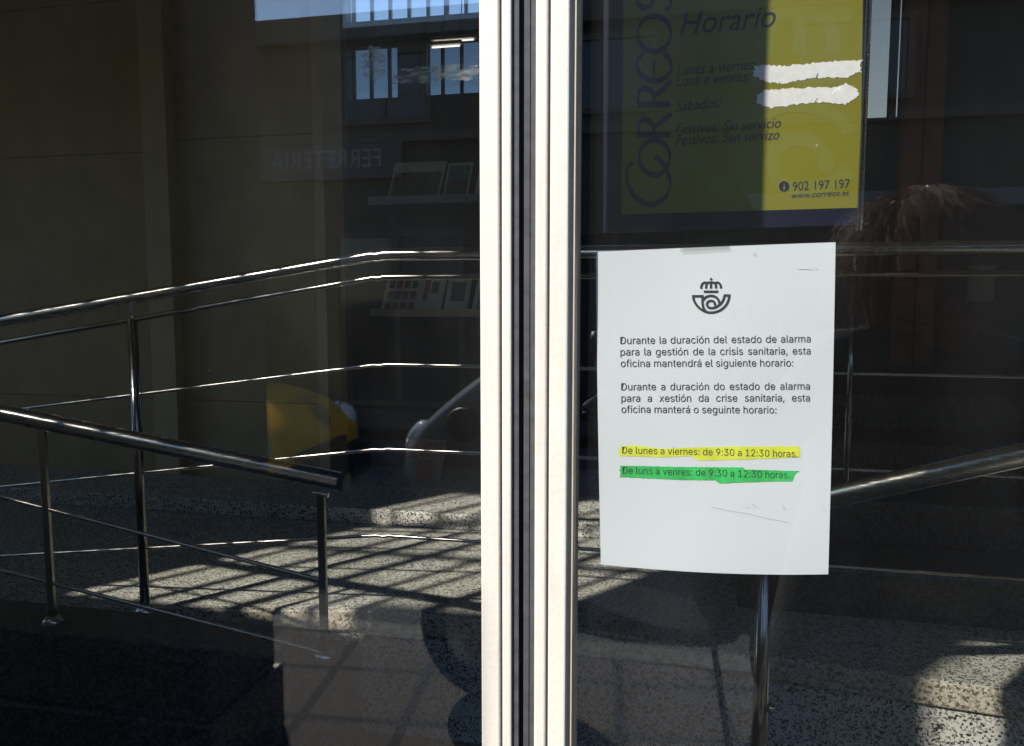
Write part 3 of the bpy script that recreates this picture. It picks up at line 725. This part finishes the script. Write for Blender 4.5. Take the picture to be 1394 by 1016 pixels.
mb = MB(); put_text(mb, 'De lunes a viernes: de 9:30 a 12:30 horas.', 847, 617.6, 1085.5, 622.8, 9.4, tp, font=SANS); mb.build('text_line', M['ink'], pn_, fixn=False)
mb = MB(); put_text(mb, 'De luns a venres: de 9:30 a 12:30 horas.', 847.5, 644.8, 1075, 651.8, 9.4, tp, font=SANS); mb.build('text_line', M['ink'], pn_, fixn=False)
mb = MB(); emblem(mb, lambda x, y: (930+x/15.63, 370+y/15.63), 3.2, tp); mb.build('post_horn_emblem', M['ink'], pn_, fixn=False)
zz = lambda x, y: (800+x/3.983, 560+y/3.983)
def blob(name, top, bot, m, o, jit=.35, N=90, K=8):
    def ev(L, x):
        for a_, c_ in zip(L, L[1:]):
            if a_[0] <= x <= c_[0]: return a_[1]+(c_[1]-a_[1])*(x-a_[0])/max(1e-6, c_[0]-a_[0])
        return L[0][1] if x < L[0][0] else L[-1][1]
    xa, xb_ = top[0][0], top[-1][0]; mb = MB(); P = []
    ends = [(random.uniform(-1.2,1.2), random.uniform(-1.6,1.6)) for _ in range(K+1)]
    for i in range(N+1):
        x = xa+(xb_-xa)*i/N; ja = random.uniform(-jit,jit); jb = random.uniform(-jit,jit)
        for k in range(K+1):
            f = k/K; xx = x+(ends[k][0] if i == 0 else ends[k][1] if i == N else 0)
            P.append(pp(xx, (ev(top,x)+ja)*(1-f)+(ev(bot,x)+jb)*f, o))
    n_ = K+1
    mb.add(P, [(i*n_+k, (i+1)*n_+k, (i+1)*n_+k+1, i*n_+k+1) for i in range(N) for k in range(K)])
    return mb.build(name, M[m], pn_, fixn=False)
Z = lambda L: [zz(*p) for p in L]
o = blob('highlighter_stroke', Z([(172,190),(260,186),(400,203),(600,196),(800,192),(1152,190)]), Z([(172,243),(400,250),(560,244),(600,268),(880,262),(1000,256),(1152,250)]), 'hl_yellow', H_OFF)
o['label'] = 'fluorescent yellow highlighter stroke'
o = blob('highlighter_stroke', Z([(175,295),(400,300),(845,305),(850,316),(1143,324)]), Z([(175,357),(500,373),(695,375),(710,393),(850,386),(1112,380),(1118,352),(1130,336),(1143,330)]), 'hl_green', H_OFF)
o['label'] = 'green highlighter stroke'
mb = MB(); mb.add([atY(*p, .0072) for p in ((927,326),(989,319),(994,340),(926,343))], [(0,1,2,3)]); mb.build('sticky_tape', M['tape'], pn_)
mark_mat = mat('pale_mark_grey', (.62,.64,.67), .7)  # grey strokes for dirt on the glass and a painted reflection of the tape
for (a, c, wd) in (((1066,688),(1068,694),1.4),((1024,686),(1030,692),1.6),((968,690),(1072,711),.6),((1086,366),(1106,367),.8),((1108,364),(1113,368),1.0),((1015,692),(1020,690),.8),((1026,345),(1029,348),1.6),((1118,690),(1124,696),.8)):
    q = [(a[0]+(c[0]-a[0])*t/8+random.uniform(-.5,.5), a[1]+(c[1]-a[1])*t/8+random.uniform(-.7,.7)) for t in range(9)]
    mb = MB(); stroke(mb, q, wd, tp); mb.build('pale_mark', mark_mat, pn_, fixn=False)

# ------------------------------------------------------------------ opening hours plaque on a slim steel pole, a hand's breadth behind the pane
YQ = .24
hq = thing('hours_plaque', 'olive yellow opening hours plaque with navy border and two white paint strips', 'sign', (.15, YQ, 1.8))
qp = lambda x, y, o=0: atY(x, y, YQ-o)
mb = MB()
a = qp(821, 317); c = qp(1172, 306); t0 = qp(822, -160); t1 = qp(1180, -160)
fr = [a, c, t1, t0]; bk = [p+Vector((0,.006,0)) for p in fr]
mb.add(fr+bk, [(0,1,2,3),(7,6,5,4),(0,4,5,1),(1,5,6,2),(2,6,7,3),(3,7,4,0)]); mb.build('border', M['pl_navy'], hq)
mb = MB(); mb.add([qp(*p, .0003) for p in ((846,292),(1170.5,283),(1177,-150),(850,-150))], [(0,1,2,3)]); mb.build('yellow_field', M['pl_yellow'], hq, fixn=False)
inside = lambda x, y: 850 < x < 1166 and y < 284-(x-846)*.028
mb = MB(); emblem(mb, lambda x, y: (1088+(x-592)*.44, 222+(y-693)*.44), 20, lambda x, y: qp(x, y, .00038), inside); mb.build('post_horn_watermark', M['pl_mark'], hq, fixn=False)
lp = lambda x, y: qp(x, y, .0007)
mb = MB(); put_text(mb, 'Horario', 926, 47.5, 1056, 36.5, 31, lp, .28); mb.build('text_line', M['pl_ink'], hq, fixn=False)
mb = MB(); put_text(mb, 'Lunes a viernes:', 921, 103, 1030, 94, 14, lp, .28); mb.build('text_line', M['pl_ink'], hq, fixn=False)
mb = MB(); put_text(mb, 'Luns a venres:', 920, 118, 1022, 110, 14, lp, .28); mb.build('text_line', M['pl_ink'], hq, fixn=False)
mb = MB(); put_text(mb, 'Sábados:', 920, 152, 982, 146, 14, lp, .28); mb.build('text_line', M['pl_ink'], hq, fixn=False)
mb = MB(); put_text(mb, 'Festivos: Sin servicio', 920, 182, 1063, 174, 14, lp, .28); mb.build('text_line', M['pl_ink'], hq, fixn=False)
mb = MB(); put_text(mb, 'Festivos: Sen servizo', 920, 198, 1061, 190, 14, lp, .28); mb.build('text_line', M['pl_ink'], hq, fixn=False)
mb = MB(); put_text(mb, '902 197 197', 1079, 260, 1157, 256, 12, lp); mb.build('text_line', M['pl_ink'], hq, fixn=False)
mb = MB(); put_text(mb, 'www.correos.es', 1078, 270, 1156, 266, 8, lp, .28); mb.build('text_line', M['pl_ink'], hq, fixn=False)
mb = MB()
# tall flared capitals running up the left side; s runs up along the line, v across it
nib = lambda ang: 2.6+5.2*abs(math.sin(ang-R(20)))
def cap(pts, s0, s1, v0=913, v1=868, smooth=True):
    q = [(v0+(v1-v0)*v, s0+(s1-s0)*u) for u, v in pts]
    stroke(mb, smooth_path(q, 7) if smooth else q, lambda a: 2.4+5.4*abs(math.cos(a-R(8)))**1.0 if True else 0, lp, lambda x, y: y > -150)
ring = [(.5+.5*math.sin(t), .5+.5*math.cos(t)) for t in [2*math.pi*k/16 for k in range(17)]]
cap([(1.02,1.02),(.82,1.18),(.45,1.12),(.12,.8),(.05,.4),(.25,.05),(.6,-.04),(.95,.12),(1.15,.36)], 281, 222, 910, 862)
cap(ring, 238, 191, 912, 870)
for s0, s1 in ((187,158),(146,114)):
    cap([(.12,0),(.12,1)], s0, s1, smooth=False); cap([(.12,.98),(.6,.97),(.82,.78),(.6,.55),(.12,.5)], s0, s1); cap([(.45,.5),(.75,.25),(1.12,-.02)], s0, s1)
cap([(1.0,.82),(.72,1.0),(.35,.95),(.08,.6),(.12,.25),(.4,.0),(.75,.02),(1.0,.2)], 113, 72); cap([(.1,.5),(.8,.5)], 113, 72, smooth=False)
cap(ring, 70, 22)
cap([(.05,.15),(.3,0),(.7,.06),(.85,.28),(.6,.48),(.3,.6),(.15,.8),(.4,1.0),(.8,.92)], 16, -16)
mb.build('vertical_lettering', M['pl_ink'], hq, fixn=False)
# round info button
mb = MB(); mb.add([lp(1067.5+7.2*math.cos(2*math.pi*k/20), 254+7.2*math.sin(2*math.pi*k/20)) for k in range(20)], [list(range(20))])
mb.build('info_button', M['pl_ink'], hq, fixn=False)
mb = MB(); ip = lambda x, y: qp(x, y, .0009)
put_text(mb, 'i', 1066.4, 258.5, 1068.6, 258.5, 8.5, ip); mb.build('info_letter', M['pl_mark'], hq, fixn=False)
def daub(top, bot, name, seed):
    """a thick ragged strip of white paint between two edges"""
    rnd = random.Random(seed); N = 70
    def ev(L, t):
        t *= len(L)-1; i = min(int(t), len(L)-2); f = t-i; return (L[i][0]*(1-f)+L[i+1][0]*f, L[i][1]*(1-f)+L[i+1][1]*f)
    vs = []; K = 7
    for i in range(N+1):
        t = i/N; a_ = ev(top, t); b_ = ev(bot, t); ja = rnd.uniform(-1.5,1.3); jb = rnd.uniform(-1.3,1.5)
        for k in range(K):
            f = k/(K-1); h = .0001+.00006*math.sin(math.pi*f)+rnd.uniform(0,.00002)
            x = a_[0]*(1-f)+b_[0]*f+(rnd.uniform(-2.5,2.5) if i in (0, N) else 0); y = (a_[1]+ja)*(1-f)+(b_[1]+jb)*f
            vs.append(qp(x, y, .0009+h))
    m_ = MB(); m_.add(vs, [(i*K+k, (i+1)*K+k, (i+1)*K+k+1, i*K+k+1) for i in range(N) for k in range(K-1)], True)
    return m_.build(name, M['paint'], hq, fixn=False)
daub([(1027,91),(1036,89),(1066,90),(1098,87),(1130,84),(1150,82),(1173,83)], [(1027,104),(1048,113),(1068,113.5),(1098,108),(1112,106),(1150,106),(1172,98)], 'paint_strip', 1)
daub([(1031,129),(1040,124),(1066,121),(1100,119.5),(1140,119),(1152,114),(1168,122)], [(1031,141),(1050,147),(1064,145),(1100,140),(1112,139),(1152,142),(1168,132)], 'paint_strip', 2)
pl_ = thing('steel_pole', 'slim bright steel upright along the right edge of the olive plaque', 'pole', (qp(1177,150).x, YQ, 0))
px_ = qp(1178.5, 150)
mb = MB(); mb.tube([(px_.x, YQ+.002, qp(1172,314).z), (px_.x, YQ+.002, ZT-.1)], .0022, 12); mb.build('tube', M['steel'], pl_)
mb = MB(); mb.box(px_.x-.0045, px_.x-.0028, YQ-.002, YQ+.01, qp(1172,314).z, ZT-.1); mb.build('edge_strip', M['black_plastic'], pl_)
# clear sheet with paint smears behind the left pane
al = thing('acrylic_sheet', 'clear acrylic sheet with a pale paint dab and streak behind the left pane', 'panel', (-.35, YQ, 1.8))
mb = MB(); e0 = qp(468, 126); e1 = qp(654, 126); mb.box(e0.x, e1.x, YQ, YQ+.003, e0.z, ZT-.1); mb.build('sheet', M['acrylic'], al)
sm = bpy.data.materials.new('thin_white_smear'); sm.use_nodes = True; _t = sm.node_tree
_tr = _t.nodes.new('ShaderNodeBsdfTransparent'); _mx = _t.nodes.new('ShaderNodeMixShader'); _n = _t.nodes.new('ShaderNodeTexNoise'); _tc = _t.nodes.new('ShaderNodeTexCoord')
_mp = _t.nodes.new('ShaderNodeMapping'); _mp.inputs['Scale'].default_value = (.35, 1, 1.2); _mp.inputs['Rotation'].default_value = (0, R(25), 0)
_n.inputs['Scale'].default_value = 190; _n.inputs['Detail'].default_value = 8
_r = _t.nodes.new('ShaderNodeMapRange'); _r.inputs[1].default_value = .36; _r.inputs[2].default_value = .62; _r.inputs[3].default_value = .05; _r.inputs[4].default_value = .8
_t.links.new(_tc.outputs['Object'], _mp.inputs[0]); _t.links.new(_mp.outputs[0], _n.inputs['Vector']); _t.links.new(_n.outputs['Fac'], _r.inputs[0])
_pb = _t.nodes['Principled BSDF']; _pb.inputs['Base Color'].default_value = (.36,.365,.35,1); _pb.inputs['Roughness'].default_value = .7
_t.links.new(_r.outputs[0], _mx.inputs[0]); _t.links.new(_tr.outputs[0], _mx.inputs[1]); _t.links.new(_pb.outputs[0], _mx.inputs[2]); _t.links.new(_mx.outputs[0], _t.nodes['Material Output'].inputs[0])
mb = MB(); cx, cy = 509, 86; P = []
for k in range(44):
    a_ = 2*math.pi*k/44; P.append(qp(cx+(17+random.uniform(-3,1.5))*math.cos(a_), cy+(25+random.uniform(-3.5,2))*math.sin(a_), .001))
mb.add(P, [list(range(44))]); mb.build('paint_dab', sm, al, fixn=False)
mb = MB(); top = [(536,100),(545,95),(570,91),(590,90),(620,88),(634,90),(651,89)]; bot = [(533,115),(560,113),(585,115),(600,108),(622,109),(640,110),(652,100)]
P = [(x+random.uniform(-1,1), y+random.uniform(-1,1)) for x, y in smooth_path(top, 5)]+[(x+random.uniform(-1,1), y+random.uniform(-1,1)) for x, y in smooth_path(bot, 5)][::-1]
mb.add([qp(x, y, .001) for x, y in P], [list(range(len(P)))]); mb.build('paint_streak', sm, al, fixn=False)

# ================================================================== VEHICLES ON THE STREET (seen in the panes)
def wheel(parent, c, r, wd, axis=(0,1,0)):
    mb = MB(); h = wd/2
    mb.lathe(c, axis, [(-h*.8, r*.66),(-h, r*.72),(-h, r*.90),(-h*.72, r*.985),(-h*.3, r),(h*.3, r),(h*.72, r*.985),(h, r*.90),(h, r*.72),(h*.8, r*.66)], 40)
    t = mb.build('wheel', M['tyre'], parent)
    mb = MB(); mb.lathe(c, axis, [(-h*.7,.0),(-h*.7,r*.2),(-h*.3,r*.3),(-h*.35,r*.55),(-h*.8,r*.64),(-h*.8,r*.67),(h*.8,r*.67),(h*.8,r*.64),(h*.35,r*.55),(h*.3,r*.3),(h*.7,r*.2),(h*.7,0)], 32)
    mb.build('rim', M['alloy'], t)
    return t
# yellow mail car, nose towards +x
XN, YC, HW = -2.35, -4.05, .78        # nose, centre line, half width
yc = thing('mail_car', 'yellow mail delivery car parked on the street with blue lettering on its bonnet', 'car', (XN-1.9, YC, -.02))
prof = [(0,.46,.54,.62),(.02,.44,.62,.68),(.10,.42,.73,.72),(.25,.41,.82,.745),(.45,.38,.885,.755),(.55,.28,.905,.76),(.95,.28,.96,.77),(1.75,.28,1.03,.78),(2.35,.26,1.42,.78),(2.8,.26,1.46,.78),(3.4,.26,1.45,.78),(3.9,.28,1.36,.77),(4.08,.32,1.05,.75),(4.12,.45,.8,.70)]
mb = MB(); NC = 17; vs = []
for (s, zb, zt_, hw) in prof:
    for k in range(NC):
        t = -1+2*k/(NC-1)              # across
        tt = abs(t)
        if tt > .75:                    # side wall
            f = (1-tt)/.25; z = zb+(zt_-zb)*.80*f; yy = hw*(1-.03*f*f)
        else:
            f = tt/.75; z = zt_-(zt_-zb)*.20*f**4.0; yy = hw*.97*f**.9*(1-.0*f)
            if zt_ > 1.3: yy *= .90+.10*f
        vs.append((XN-s, YC+math.copysign(yy, t), z))
n = NC
fs = [(i*n+k, i*n+k+1, (i+1)*n+k+1, (i+1)*n+k) for i in range(len(prof)-1) for k in range(n-1)]
fs += [list(range(n)), [ (len(prof)-1)*n+k for k in range(n)][::-1]]
mb.add(vs, fs, True); body = mb.build('body', M['yellow_paint'], yc)
sd = body.modifiers.new('subd', 'SUBSURF'); sd.levels = 2; sd.render_levels = 2
def hoodz(s):
    for i in range(len(prof)-1):
        if prof[i][0] <= s <= prof[i+1][0]:
            f = (s-prof[i][0])/(prof[i+1][0]-prof[i][0]); return prof[i][2]*(1-f)+prof[i+1][2]*f
# windscreen and side glass
mb = MB(); mb.add([(XN-1.82,YC-.60,1.10),(XN-1.82,YC+.60,1.10),(XN-2.28,YC+.56,1.40),(XN-2.28,YC-.56,1.40)], [(0,1,2,3)])
o = mb.build('windscreen', M['dark_glass'], yc); o.modifiers.new('t','SOLIDIFY').thickness = .03
for sg in (-1, 1):
    mb = MB(); yy = YC+sg*(HW+.012)
    mb.add([(XN-1.9,yy,1.02),(XN-3.0,yy,1.02),(XN-3.0,yy-sg*.04,1.32),(XN-2.3,yy-sg*.04,1.32)], [(0,1,2,3)])
    o = mb.build('side_window', M['dark_glass'], yc); o.modifiers.new('t','SOLIDIFY').thickness = .02
    mb = MB(); c = Vector((XN-.12, YC+sg*.62, .62))
    mb.lathe(c, (1,0,.25), [(-.02,.12),(.02,.115),(.06,.09),(.085,.05),(.092,0)], 24); hlm = mb.build('headlight', M['lamp_glass'], yc)
    mb = MB(); mb.lathe(c, (1,0,.25), [(-.03,.135),(.015,.135),(.03,.12),(.02,.112)], 24); mb.build('bezel', M['steel'], hlm)
    for s in (.72, 3.4): wheel(yc, (XN-s, YC+sg*.66, .28), .30, .18)
    mb = MB(); mb.tube([(XN-2.0, YC+sg*.74, 1.02),(XN-1.97, YC+sg*.88, 1.06)], .02, 8); mb.lathe((XN-1.97, YC+sg*.92, 1.08), (1,0,0), [(-.03,.0),(-.03,.09),(.03,.08),(.05,.0)], 16); mb.build('wing_mirror', M['black_plastic'], yc)
mb = MB(); mb.box(XN-.40, XN+.05, YC-.77, YC+.77, .20, .475); mb.build('bumper', M['black_plastic'], yc, bevel=.06)
mb = MB(); mb.box(XN+.0, XN+.02, YC-.36, YC+.36, .485, .545); mb.build('grille', M['black_plastic'], yc, bevel=.01)
# lettering lying on the bonnet, read from the nose
def bon(u, v, o=.012):                # u along the car from the nose, v across from the door side
    return Vector((XN-u, YC+.5-v, hoodz(u)-.2*(abs(v-.5)/HW)**4*.6+o))
mb = MB()
put_text(mb, 'Correos', 0, 0, .46, 0, .055, lambda a_, b_: bon(.19-b_, .98-a_, .018)); mb.build('bonnet_lettering', M['blue_decal'], yc, fixn=False)
mb = MB(); emblem(mb, lambda x, y: ((x-592)/800*.20, (y-550)/800*.20), .012, lambda a_, b_: bon(.105-b_, .68-a_, .018), up=Vector((0,0,3e-5))); mb.build('bonnet_emblem', M['blue_decal'], yc, fixn=False)

# grey scooter, facing -x, nearer than the car
ys_ = -2.06
scx = thing('scooter', 'grey motor scooter with tall front shield parked on the pavement', 'scooter', (0, ys_, 0))
fwx = -.68; rwx = .50
wheel(scx, (fwx, ys_, .285), .285, .12); wheel(scx, (rwx, ys_, .27), .27, .14)
def profile_body(pts, hw, name, m, sub=2):
    """a side outline given real, rounded thickness"""
    mb = MB(); n = len(pts); vs = []
    cx = sum(p[0] for p in pts)/n; cz = sum(p[1] for p in pts)/n
    lay = [(-1,.80),(-.75,.95),(-.3,1),(.3,1),(.75,.95),(1,.80)]
    for (h, k) in lay: vs += [(cx+(p[0]-cx)*k, ys_+h*hw, cz+(p[1]-cz)*k) for p in pts]
    fs = [(i*n+j, i*n+(j+1)%n, (i+1)*n+(j+1)%n, (i+1)*n+j) for i in range(len(lay)-1) for j in range(n)]
    fs += [list(range(n))[::-1], [(len(lay)-1)*n+j for j in range(n)]]
    mb.add(vs, fs, True); o = mb.build(name, M[m], scx)
    s = o.modifiers.new('s','SUBSURF'); s.levels = sub; s.render_levels = sub; return o
def sp(px, py): q = atY(px, py, 2.06); return (q.x, q.z)
profile_body([sp(561,640), sp(563,600), sp(585,570), sp(622,538), sp(655,512), sp(700,480), sp(745,470), sp(775,500), sp(772,570), sp(755,640), sp(735,700), sp(690,715), sp(640,705), sp(590,690)], .20, 'front_shield', 'grey_paint')
profile_body([(-.62,.30),(-.62,.55),(-.50,.62),(-.3,.40),(.2,.38),(.25,.30)], .17, 'floorboard', 'black_plastic', 1)
profile_body([(.0,.36),(.02,.72),(.12,.80),(.7,.86),(.80,.78),(.75,.62),(.65,.50),(.3,.34)], .17, 'tail_body', 'matt_vinyl')
profile_body([(.0,.77),(.05,.86),(.3,.84),(.45,.92),(.7,.94),(.76,.88),(.6,.83)], .15, 'seat', 'matt_vinyl')
mb = MB(); mb.tube([(fwx, ys_-.09, .285),(fwx+.22, ys_-.09, .80)], .028, 12); mb.tube([(fwx, ys_+.09, .285),(fwx+.22, ys_+.09, .80)], .028, 12); mb.build('fork', M['black_plastic'], scx)
mb = MB(); mb.tube([(-.30, ys_-.34, 1.13),(-.36, ys_-.16, 1.10),(-.36, ys_+.16, 1.10),(-.30, ys_+.34, 1.13)], .016, 10); mb.build('handlebar', M['black_plastic'], scx)
mp_ = sp(652, 566)
mb = MB(); mb.lathe((mp_[0], ys_+.205, mp_[1]), (0,1,0), [(-.01,.0),(-.01,.055),(.02,.06),(.03,.05),(.032,.0)], 24); mb.build('indicator', M['black_plastic'], scx)
for sg in (-1,1):
    mb = MB(); mb.tube([(-.33, ys_+sg*.3, 1.13),(-.36, ys_+sg*.36, 1.27)], .008, 8); mb.lathe((-.36, ys_+sg*.38, 1.31), (1,0,0), [(-.02,0),(-.018,.055),(.01,.06),(.015,0)], 18); mb.build('mirror', M['black_plastic'], scx)
hp_ = sp(566, 592)
mb = MB(); mb.lathe((hp_[0]+.02, ys_, hp_[1]-.03), (-1,0,.2), [(-.01,.09),(.02,.085),(.045,.05),(.05,0)], 20); mb.build('headlight', M['lamp_glass'], scx)
mb = MB(); mb.box(.77, .82, ys_-.1, ys_+.1, .70, .78); mb.build('tail_light', M['red_lens'], scx, bevel=.01)
mb = MB(); mb.tube([(.1, ys_+.05, .34),(.16, ys_+.20, .01)], .012, 8); mb.build('stand', M['black_plastic'], scx)

# ================================================================== THE PHOTOGRAPHER (outside, mirrored in the right pane)
PX, PY = .47, -1.12
ps = thing('person', 'person in a dark jacket with loose brown hair holding up a phone outside the door', 'person', (PX, PY, 0))
def skin(name, verts, edges, radii, m, root=0, sub=2, parent=ps):
    off = parent_loc(parent)
    me = bpy.data.meshes.new(name); me.from_pydata([Vector(v)-off for v in verts], edges, []); me.update(); me.materials.append(m)
    o = bpy.data.objects.new(name, me); COL.objects.link(o); o.parent = parent
    s = o.modifiers.new('skin', 'SKIN'); s.use_smooth_shade = True
    for i, r_ in enumerate(radii):
        d = me.skin_vertices[0].data[i]; d.radius = r_ if isinstance(r_, tuple) else (r_, r_); d.use_root = (i == root)
    u = o.modifiers.new('sub', 'SUBSURF'); u.levels = sub; u.render_levels = sub
    return o
HZ = 1.50
V = [(PX,PY,.92),(PX,PY+.01,1.06),(PX,PY+.01,1.22),(PX,PY,1.36),(PX,PY+.01,1.42),(PX,PY+.035,1.47),
     (PX-.10,PY,.86),(PX-.11,PY+.02,.50),(PX-.12,PY-.01,.10),
     (PX+.10,PY,.86),(PX+.11,PY-.02,.50),(PX+.13,PY-.04,.10),
     (PX-.17,PY,1.36),(PX-.28,PY+.10,1.20),(PX-.38,PY+.26,1.40),
     (PX+.17,PY,1.36),(PX+.27,PY-.03,1.09),(PX+.31,PY+.06,.84)]
E = [(0,1),(1,2),(2,3),(3,4),(4,5),(0,6),(6,7),(7,8),(0,9),(9,10),(10,11),(3,12),(12,13),(13,14),(3,15),(15,16),(16,17)]
Rr = [(.16,.12),(.15,.11),(.17,.12),(.15,.10),(.065,.065),(.055,.055),(.10,.10),(.07,.07),(.05,.05),(.10,.10),(.07,.07),(.05,.05),(.075,.075),(.06,.06),(.042,.042),(.075,.075),(.06,.06),(.042,.042)]
skin('body', V, E, Rr, M['jacket'])
# head with face, turned to the phone
hc = Vector((PX, PY+.05, 1.585))
bm = bmesh.new(); bmesh.ops.create_uvsphere(bm, u_segments=32, v_segments=24, radius=1)
yawh = R(25)
off = parent_loc(ps)
def hpt(x, y, z): # local head axes: x right, y forward
    return hc + Vector((x*math.cos(yawh)-y*math.sin(yawh), x*math.sin(yawh)+y*math.cos(yawh), z))
for v in bm.verts:
    x, y, z = v.co
    sx = .073*(1-.22*max(0,-z)); sy = .095*(1-.10*max(0,-z)); 
    X_, Y_, Z_ = x*sx, y*sy, z*.118
    if y > .3:
        nose = math.exp(-((x/.16)**2))*math.exp(-(((z+.12)/.20)**2)); Y_ += .022*nose
        eye = math.exp(-(((abs(x)-.42)/.18)**2))*math.exp(-(((z-.08)/.12)**2)); Y_ -= .008*eye
        lip = math.exp(-((x/.32)**2))*math.exp(-(((z+.50)/.07)**2)); Y_ += .005*lip
        chin = math.exp(-((x/.3)**2))*math.exp(-(((z+.85)/.15)**2)); Y_ += .012*chin
    v.co = hpt(X_, Y_, Z_)-off
for f in bm.faces: f.smooth = True
me = bpy.data.meshes.new('head'); bm.to_mesh(me); bm.free(); me.materials.append(M['skin'])
hd = bpy.data.objects.new('head', me); COL.objects.link(hd); hd.parent = ps
eyew = mat('eye_white', (.7,.7,.68), .2); iris = mat('iris', (.06,.035,.02), .2); lipm = mat('lip', (.38,.15,.13), .5)
for sg in (-1, 1):
    mb = MB(); mb.lathe(hpt(sg*.031, .0765, .010), hpt(0,1,0)-hc, [(0,.0125),(.006,.010),(.010,.0)], 14); e_ = mb.build('eye', eyew, hd)
    mb = MB(); mb.lathe(hpt(sg*.031, .0835, .010), hpt(0,1,0)-hc, [(0,.006),(.004,.0)], 12); mb.build('iris', iris, e_)
    mb = MB(); mb.lathe(hpt(sg*.072, -.005, -.005), hpt(sg,-.3,0)-hc, [(-.01,.028),(.006,.030),(.012,.020),(.008,.0)], 14); mb.build('ear', M['skin'], hd)
mb = MB(); mb.tube([hpt(-.024,.087,-.059),hpt(0,.095,-.058),hpt(.024,.087,-.059)], [.003,.006,.003], 8); mb.build('mouth', lipm, hd)
# hair: a full cap and many loose strands down to the shoulders
bm = bmesh.new(); bmesh.ops.create_uvsphere(bm, u_segments=36, v_segments=24, radius=1)
for v in bm.verts:
    x, y, z = v.co
    k = 1+.05*math.sin(9*x+4*z)*math.cos(7*y)+random.uniform(-.02,.02)
    X_, Y_, Z_ = x*.112*k, y*.115*k-.028, z*.128*k+.018
    if z < -.1: Z_ = z*.27+.0; X_ *= 1.12
    if y > .35 and z < .55: Y_ = min(Y_, .02); 
    v.co = hpt(X_, Y_, Z_)-off
for f in bm.faces: f.smooth = True
me = bpy.data.meshes.new('hair'); bm.to_mesh(me); bm.free(); me.materials.append(M['hair'])
hr = bpy.data.objects.new('hair', me); COL.objects.link(hr); hr.parent = ps
mb = MB()
for i in range(1700):
    th = random.uniform(0, 2*math.pi); el = random.uniform(-.2, 1.45)
    d = Vector((math.cos(th)*math.cos(el), math.sin(th)*math.cos(el), math.sin(el)))
    if d.y > .55 and d.z < .30: continue
    p = Vector((d.x*.105, d.y*.108-.028, d.z*.122+.018)); path = [p]
    out = Vector((d.x, d.y, 0)).normalized()
    L = random.uniform(.08,.26); wv = random.uniform(.008,.03); ph = random.uniform(0,6)
    flare = random.uniform(.006,.05)
    for k in range(1, 7):
        t = k/6
        path.append(p + Vector((d.x*flare*t**.7, d.y*flare*t**.7, 0)) + Vector((0,0,-L*t**1.5 + .03*math.sin(t*2.2))) + out*(.05*(d.z>.5)*t*2) + Vector((math.sin(ph+t*7),math.cos(ph+t*6),0))*wv*t)
    mb.tube([hpt(*q) for q in path], [.0007]*6+[.00025], 4, cap=False)
mb.build('hair_strands', M['hair'], ps)
# hands: five separate fingers each, closed round the phone
def hand(name, wr, palm, fing, thumb):
    V = [wr, palm]; E = [(0,1)]; Rr = [.026,(.040,.018)]
    for ch, r0 in fing+[thumb]:
        prev = 1
        for k, p in enumerate(ch):
            V.append(p); E.append((prev, len(V)-1)); Rr.append(r0*(1-.12*k)); prev = len(V)-1
    return skin(name, V, E, Rr, M['skin'], 0, 2)
ph = Vector((.035, -.768, 1.50))
lw = (PX-.38, PY+.26, 1.40)
base = Vector((.055, -.80, 1.43))
fing = []
for k, dz in enumerate((.035,.015,-.005,-.025)):
    ln = (.9,1,.95,.8)[k]
    fing.append(([base+Vector((.02,.005,dz)), base+Vector((.042*ln,.022,dz+.012)), base+Vector((.046*ln,.045,dz+.018)), base+Vector((.030,.052,dz+.02))], .0085))
hand('hand', lw, base, fing, ([base+Vector((-.02,.005,.03)), base+Vector((-.028,.02,.055)), base+Vector((-.012,.03,.08))], .0098))
b2 = Vector((PX+.315, PY+.075, .76)); rw = (PX+.31, PY+.06, .84)
fing = []
for k in range(4):
    ln = (.9,1,.95,.8)[k]; o_ = Vector((0, .028-.018*k, -.03))
    fing.append(([b2+o_, b2+o_+Vector((-.004,.006,-.038*ln)), b2+o_+Vector((-.016,.010,-.064*ln))], .0085))
hand('hand', rw, b2, fing, ([b2+Vector((-.012,.035,.0)), b2+Vector((-.02,.05,-.03))], .0098))
mb = MB(); NR = 40; lay = [(1.40,.13,.09),(1.37,.20,.12),(1.25,.215,.135),(1.08,.21,.14),(.92,.245,.17),(.70,.285,.19),(.46,.315,.21),(.455,.30,.195),(.9,.22,.15)]
vs = []
for (z, rx, ry) in lay:
    for k in range(NR):
        a_ = 2*math.pi*k/NR; f = 1+(.05*math.sin(5*a_)+.03*math.sin(9*a_+z*3))*max(0,(1.1-z))
        vs.append((PX+rx*f*math.cos(a_), PY+ry*f*math.sin(a_), z))
mb.add(vs, [(i*NR+k, i*NR+(k+1)%NR, (i+1)*NR+(k+1)%NR, (i+1)*NR+k) for i in range(len(lay)-1) for k in range(NR)], True)
mb.build('coat', M['jacket'], ps)
for sg in (-1, 1):
    mb = MB(); x_ = PX+sg*.125
    mb.prism([(PY-.08,.0),(PY+.20,.0),(PY+.21,.03),(PY+.12,.075),(PY+.03,.115),(PY-.07,.11),(PY-.09,.04)], 0, x_-.045, x_+.045); mb.build('shoe', M['shoe'], ps, bevel=.015)
tel = thing('phone', 'black mobile phone held up by the person outside the door', 'phone', (.035,-.765,1.5))
mb = MB(); mb.box(-.02, .125, -.7715, -.7635, 1.462, 1.535); mb.build('case', M['black_plastic'], tel, bevel=.003)
mb = MB(); mb.box(-.014, .119, -.7728, -.7717, 1.466, 1.531); mb.build('screen', M['dark_glass'], tel)
mb = MB(); mb.lathe((0,-.7635,1.5), (0,1,0), [(0,.006),(.001,.006),(.001,.004)], 16); mb.build('lens', M['dark_glass'], tel)
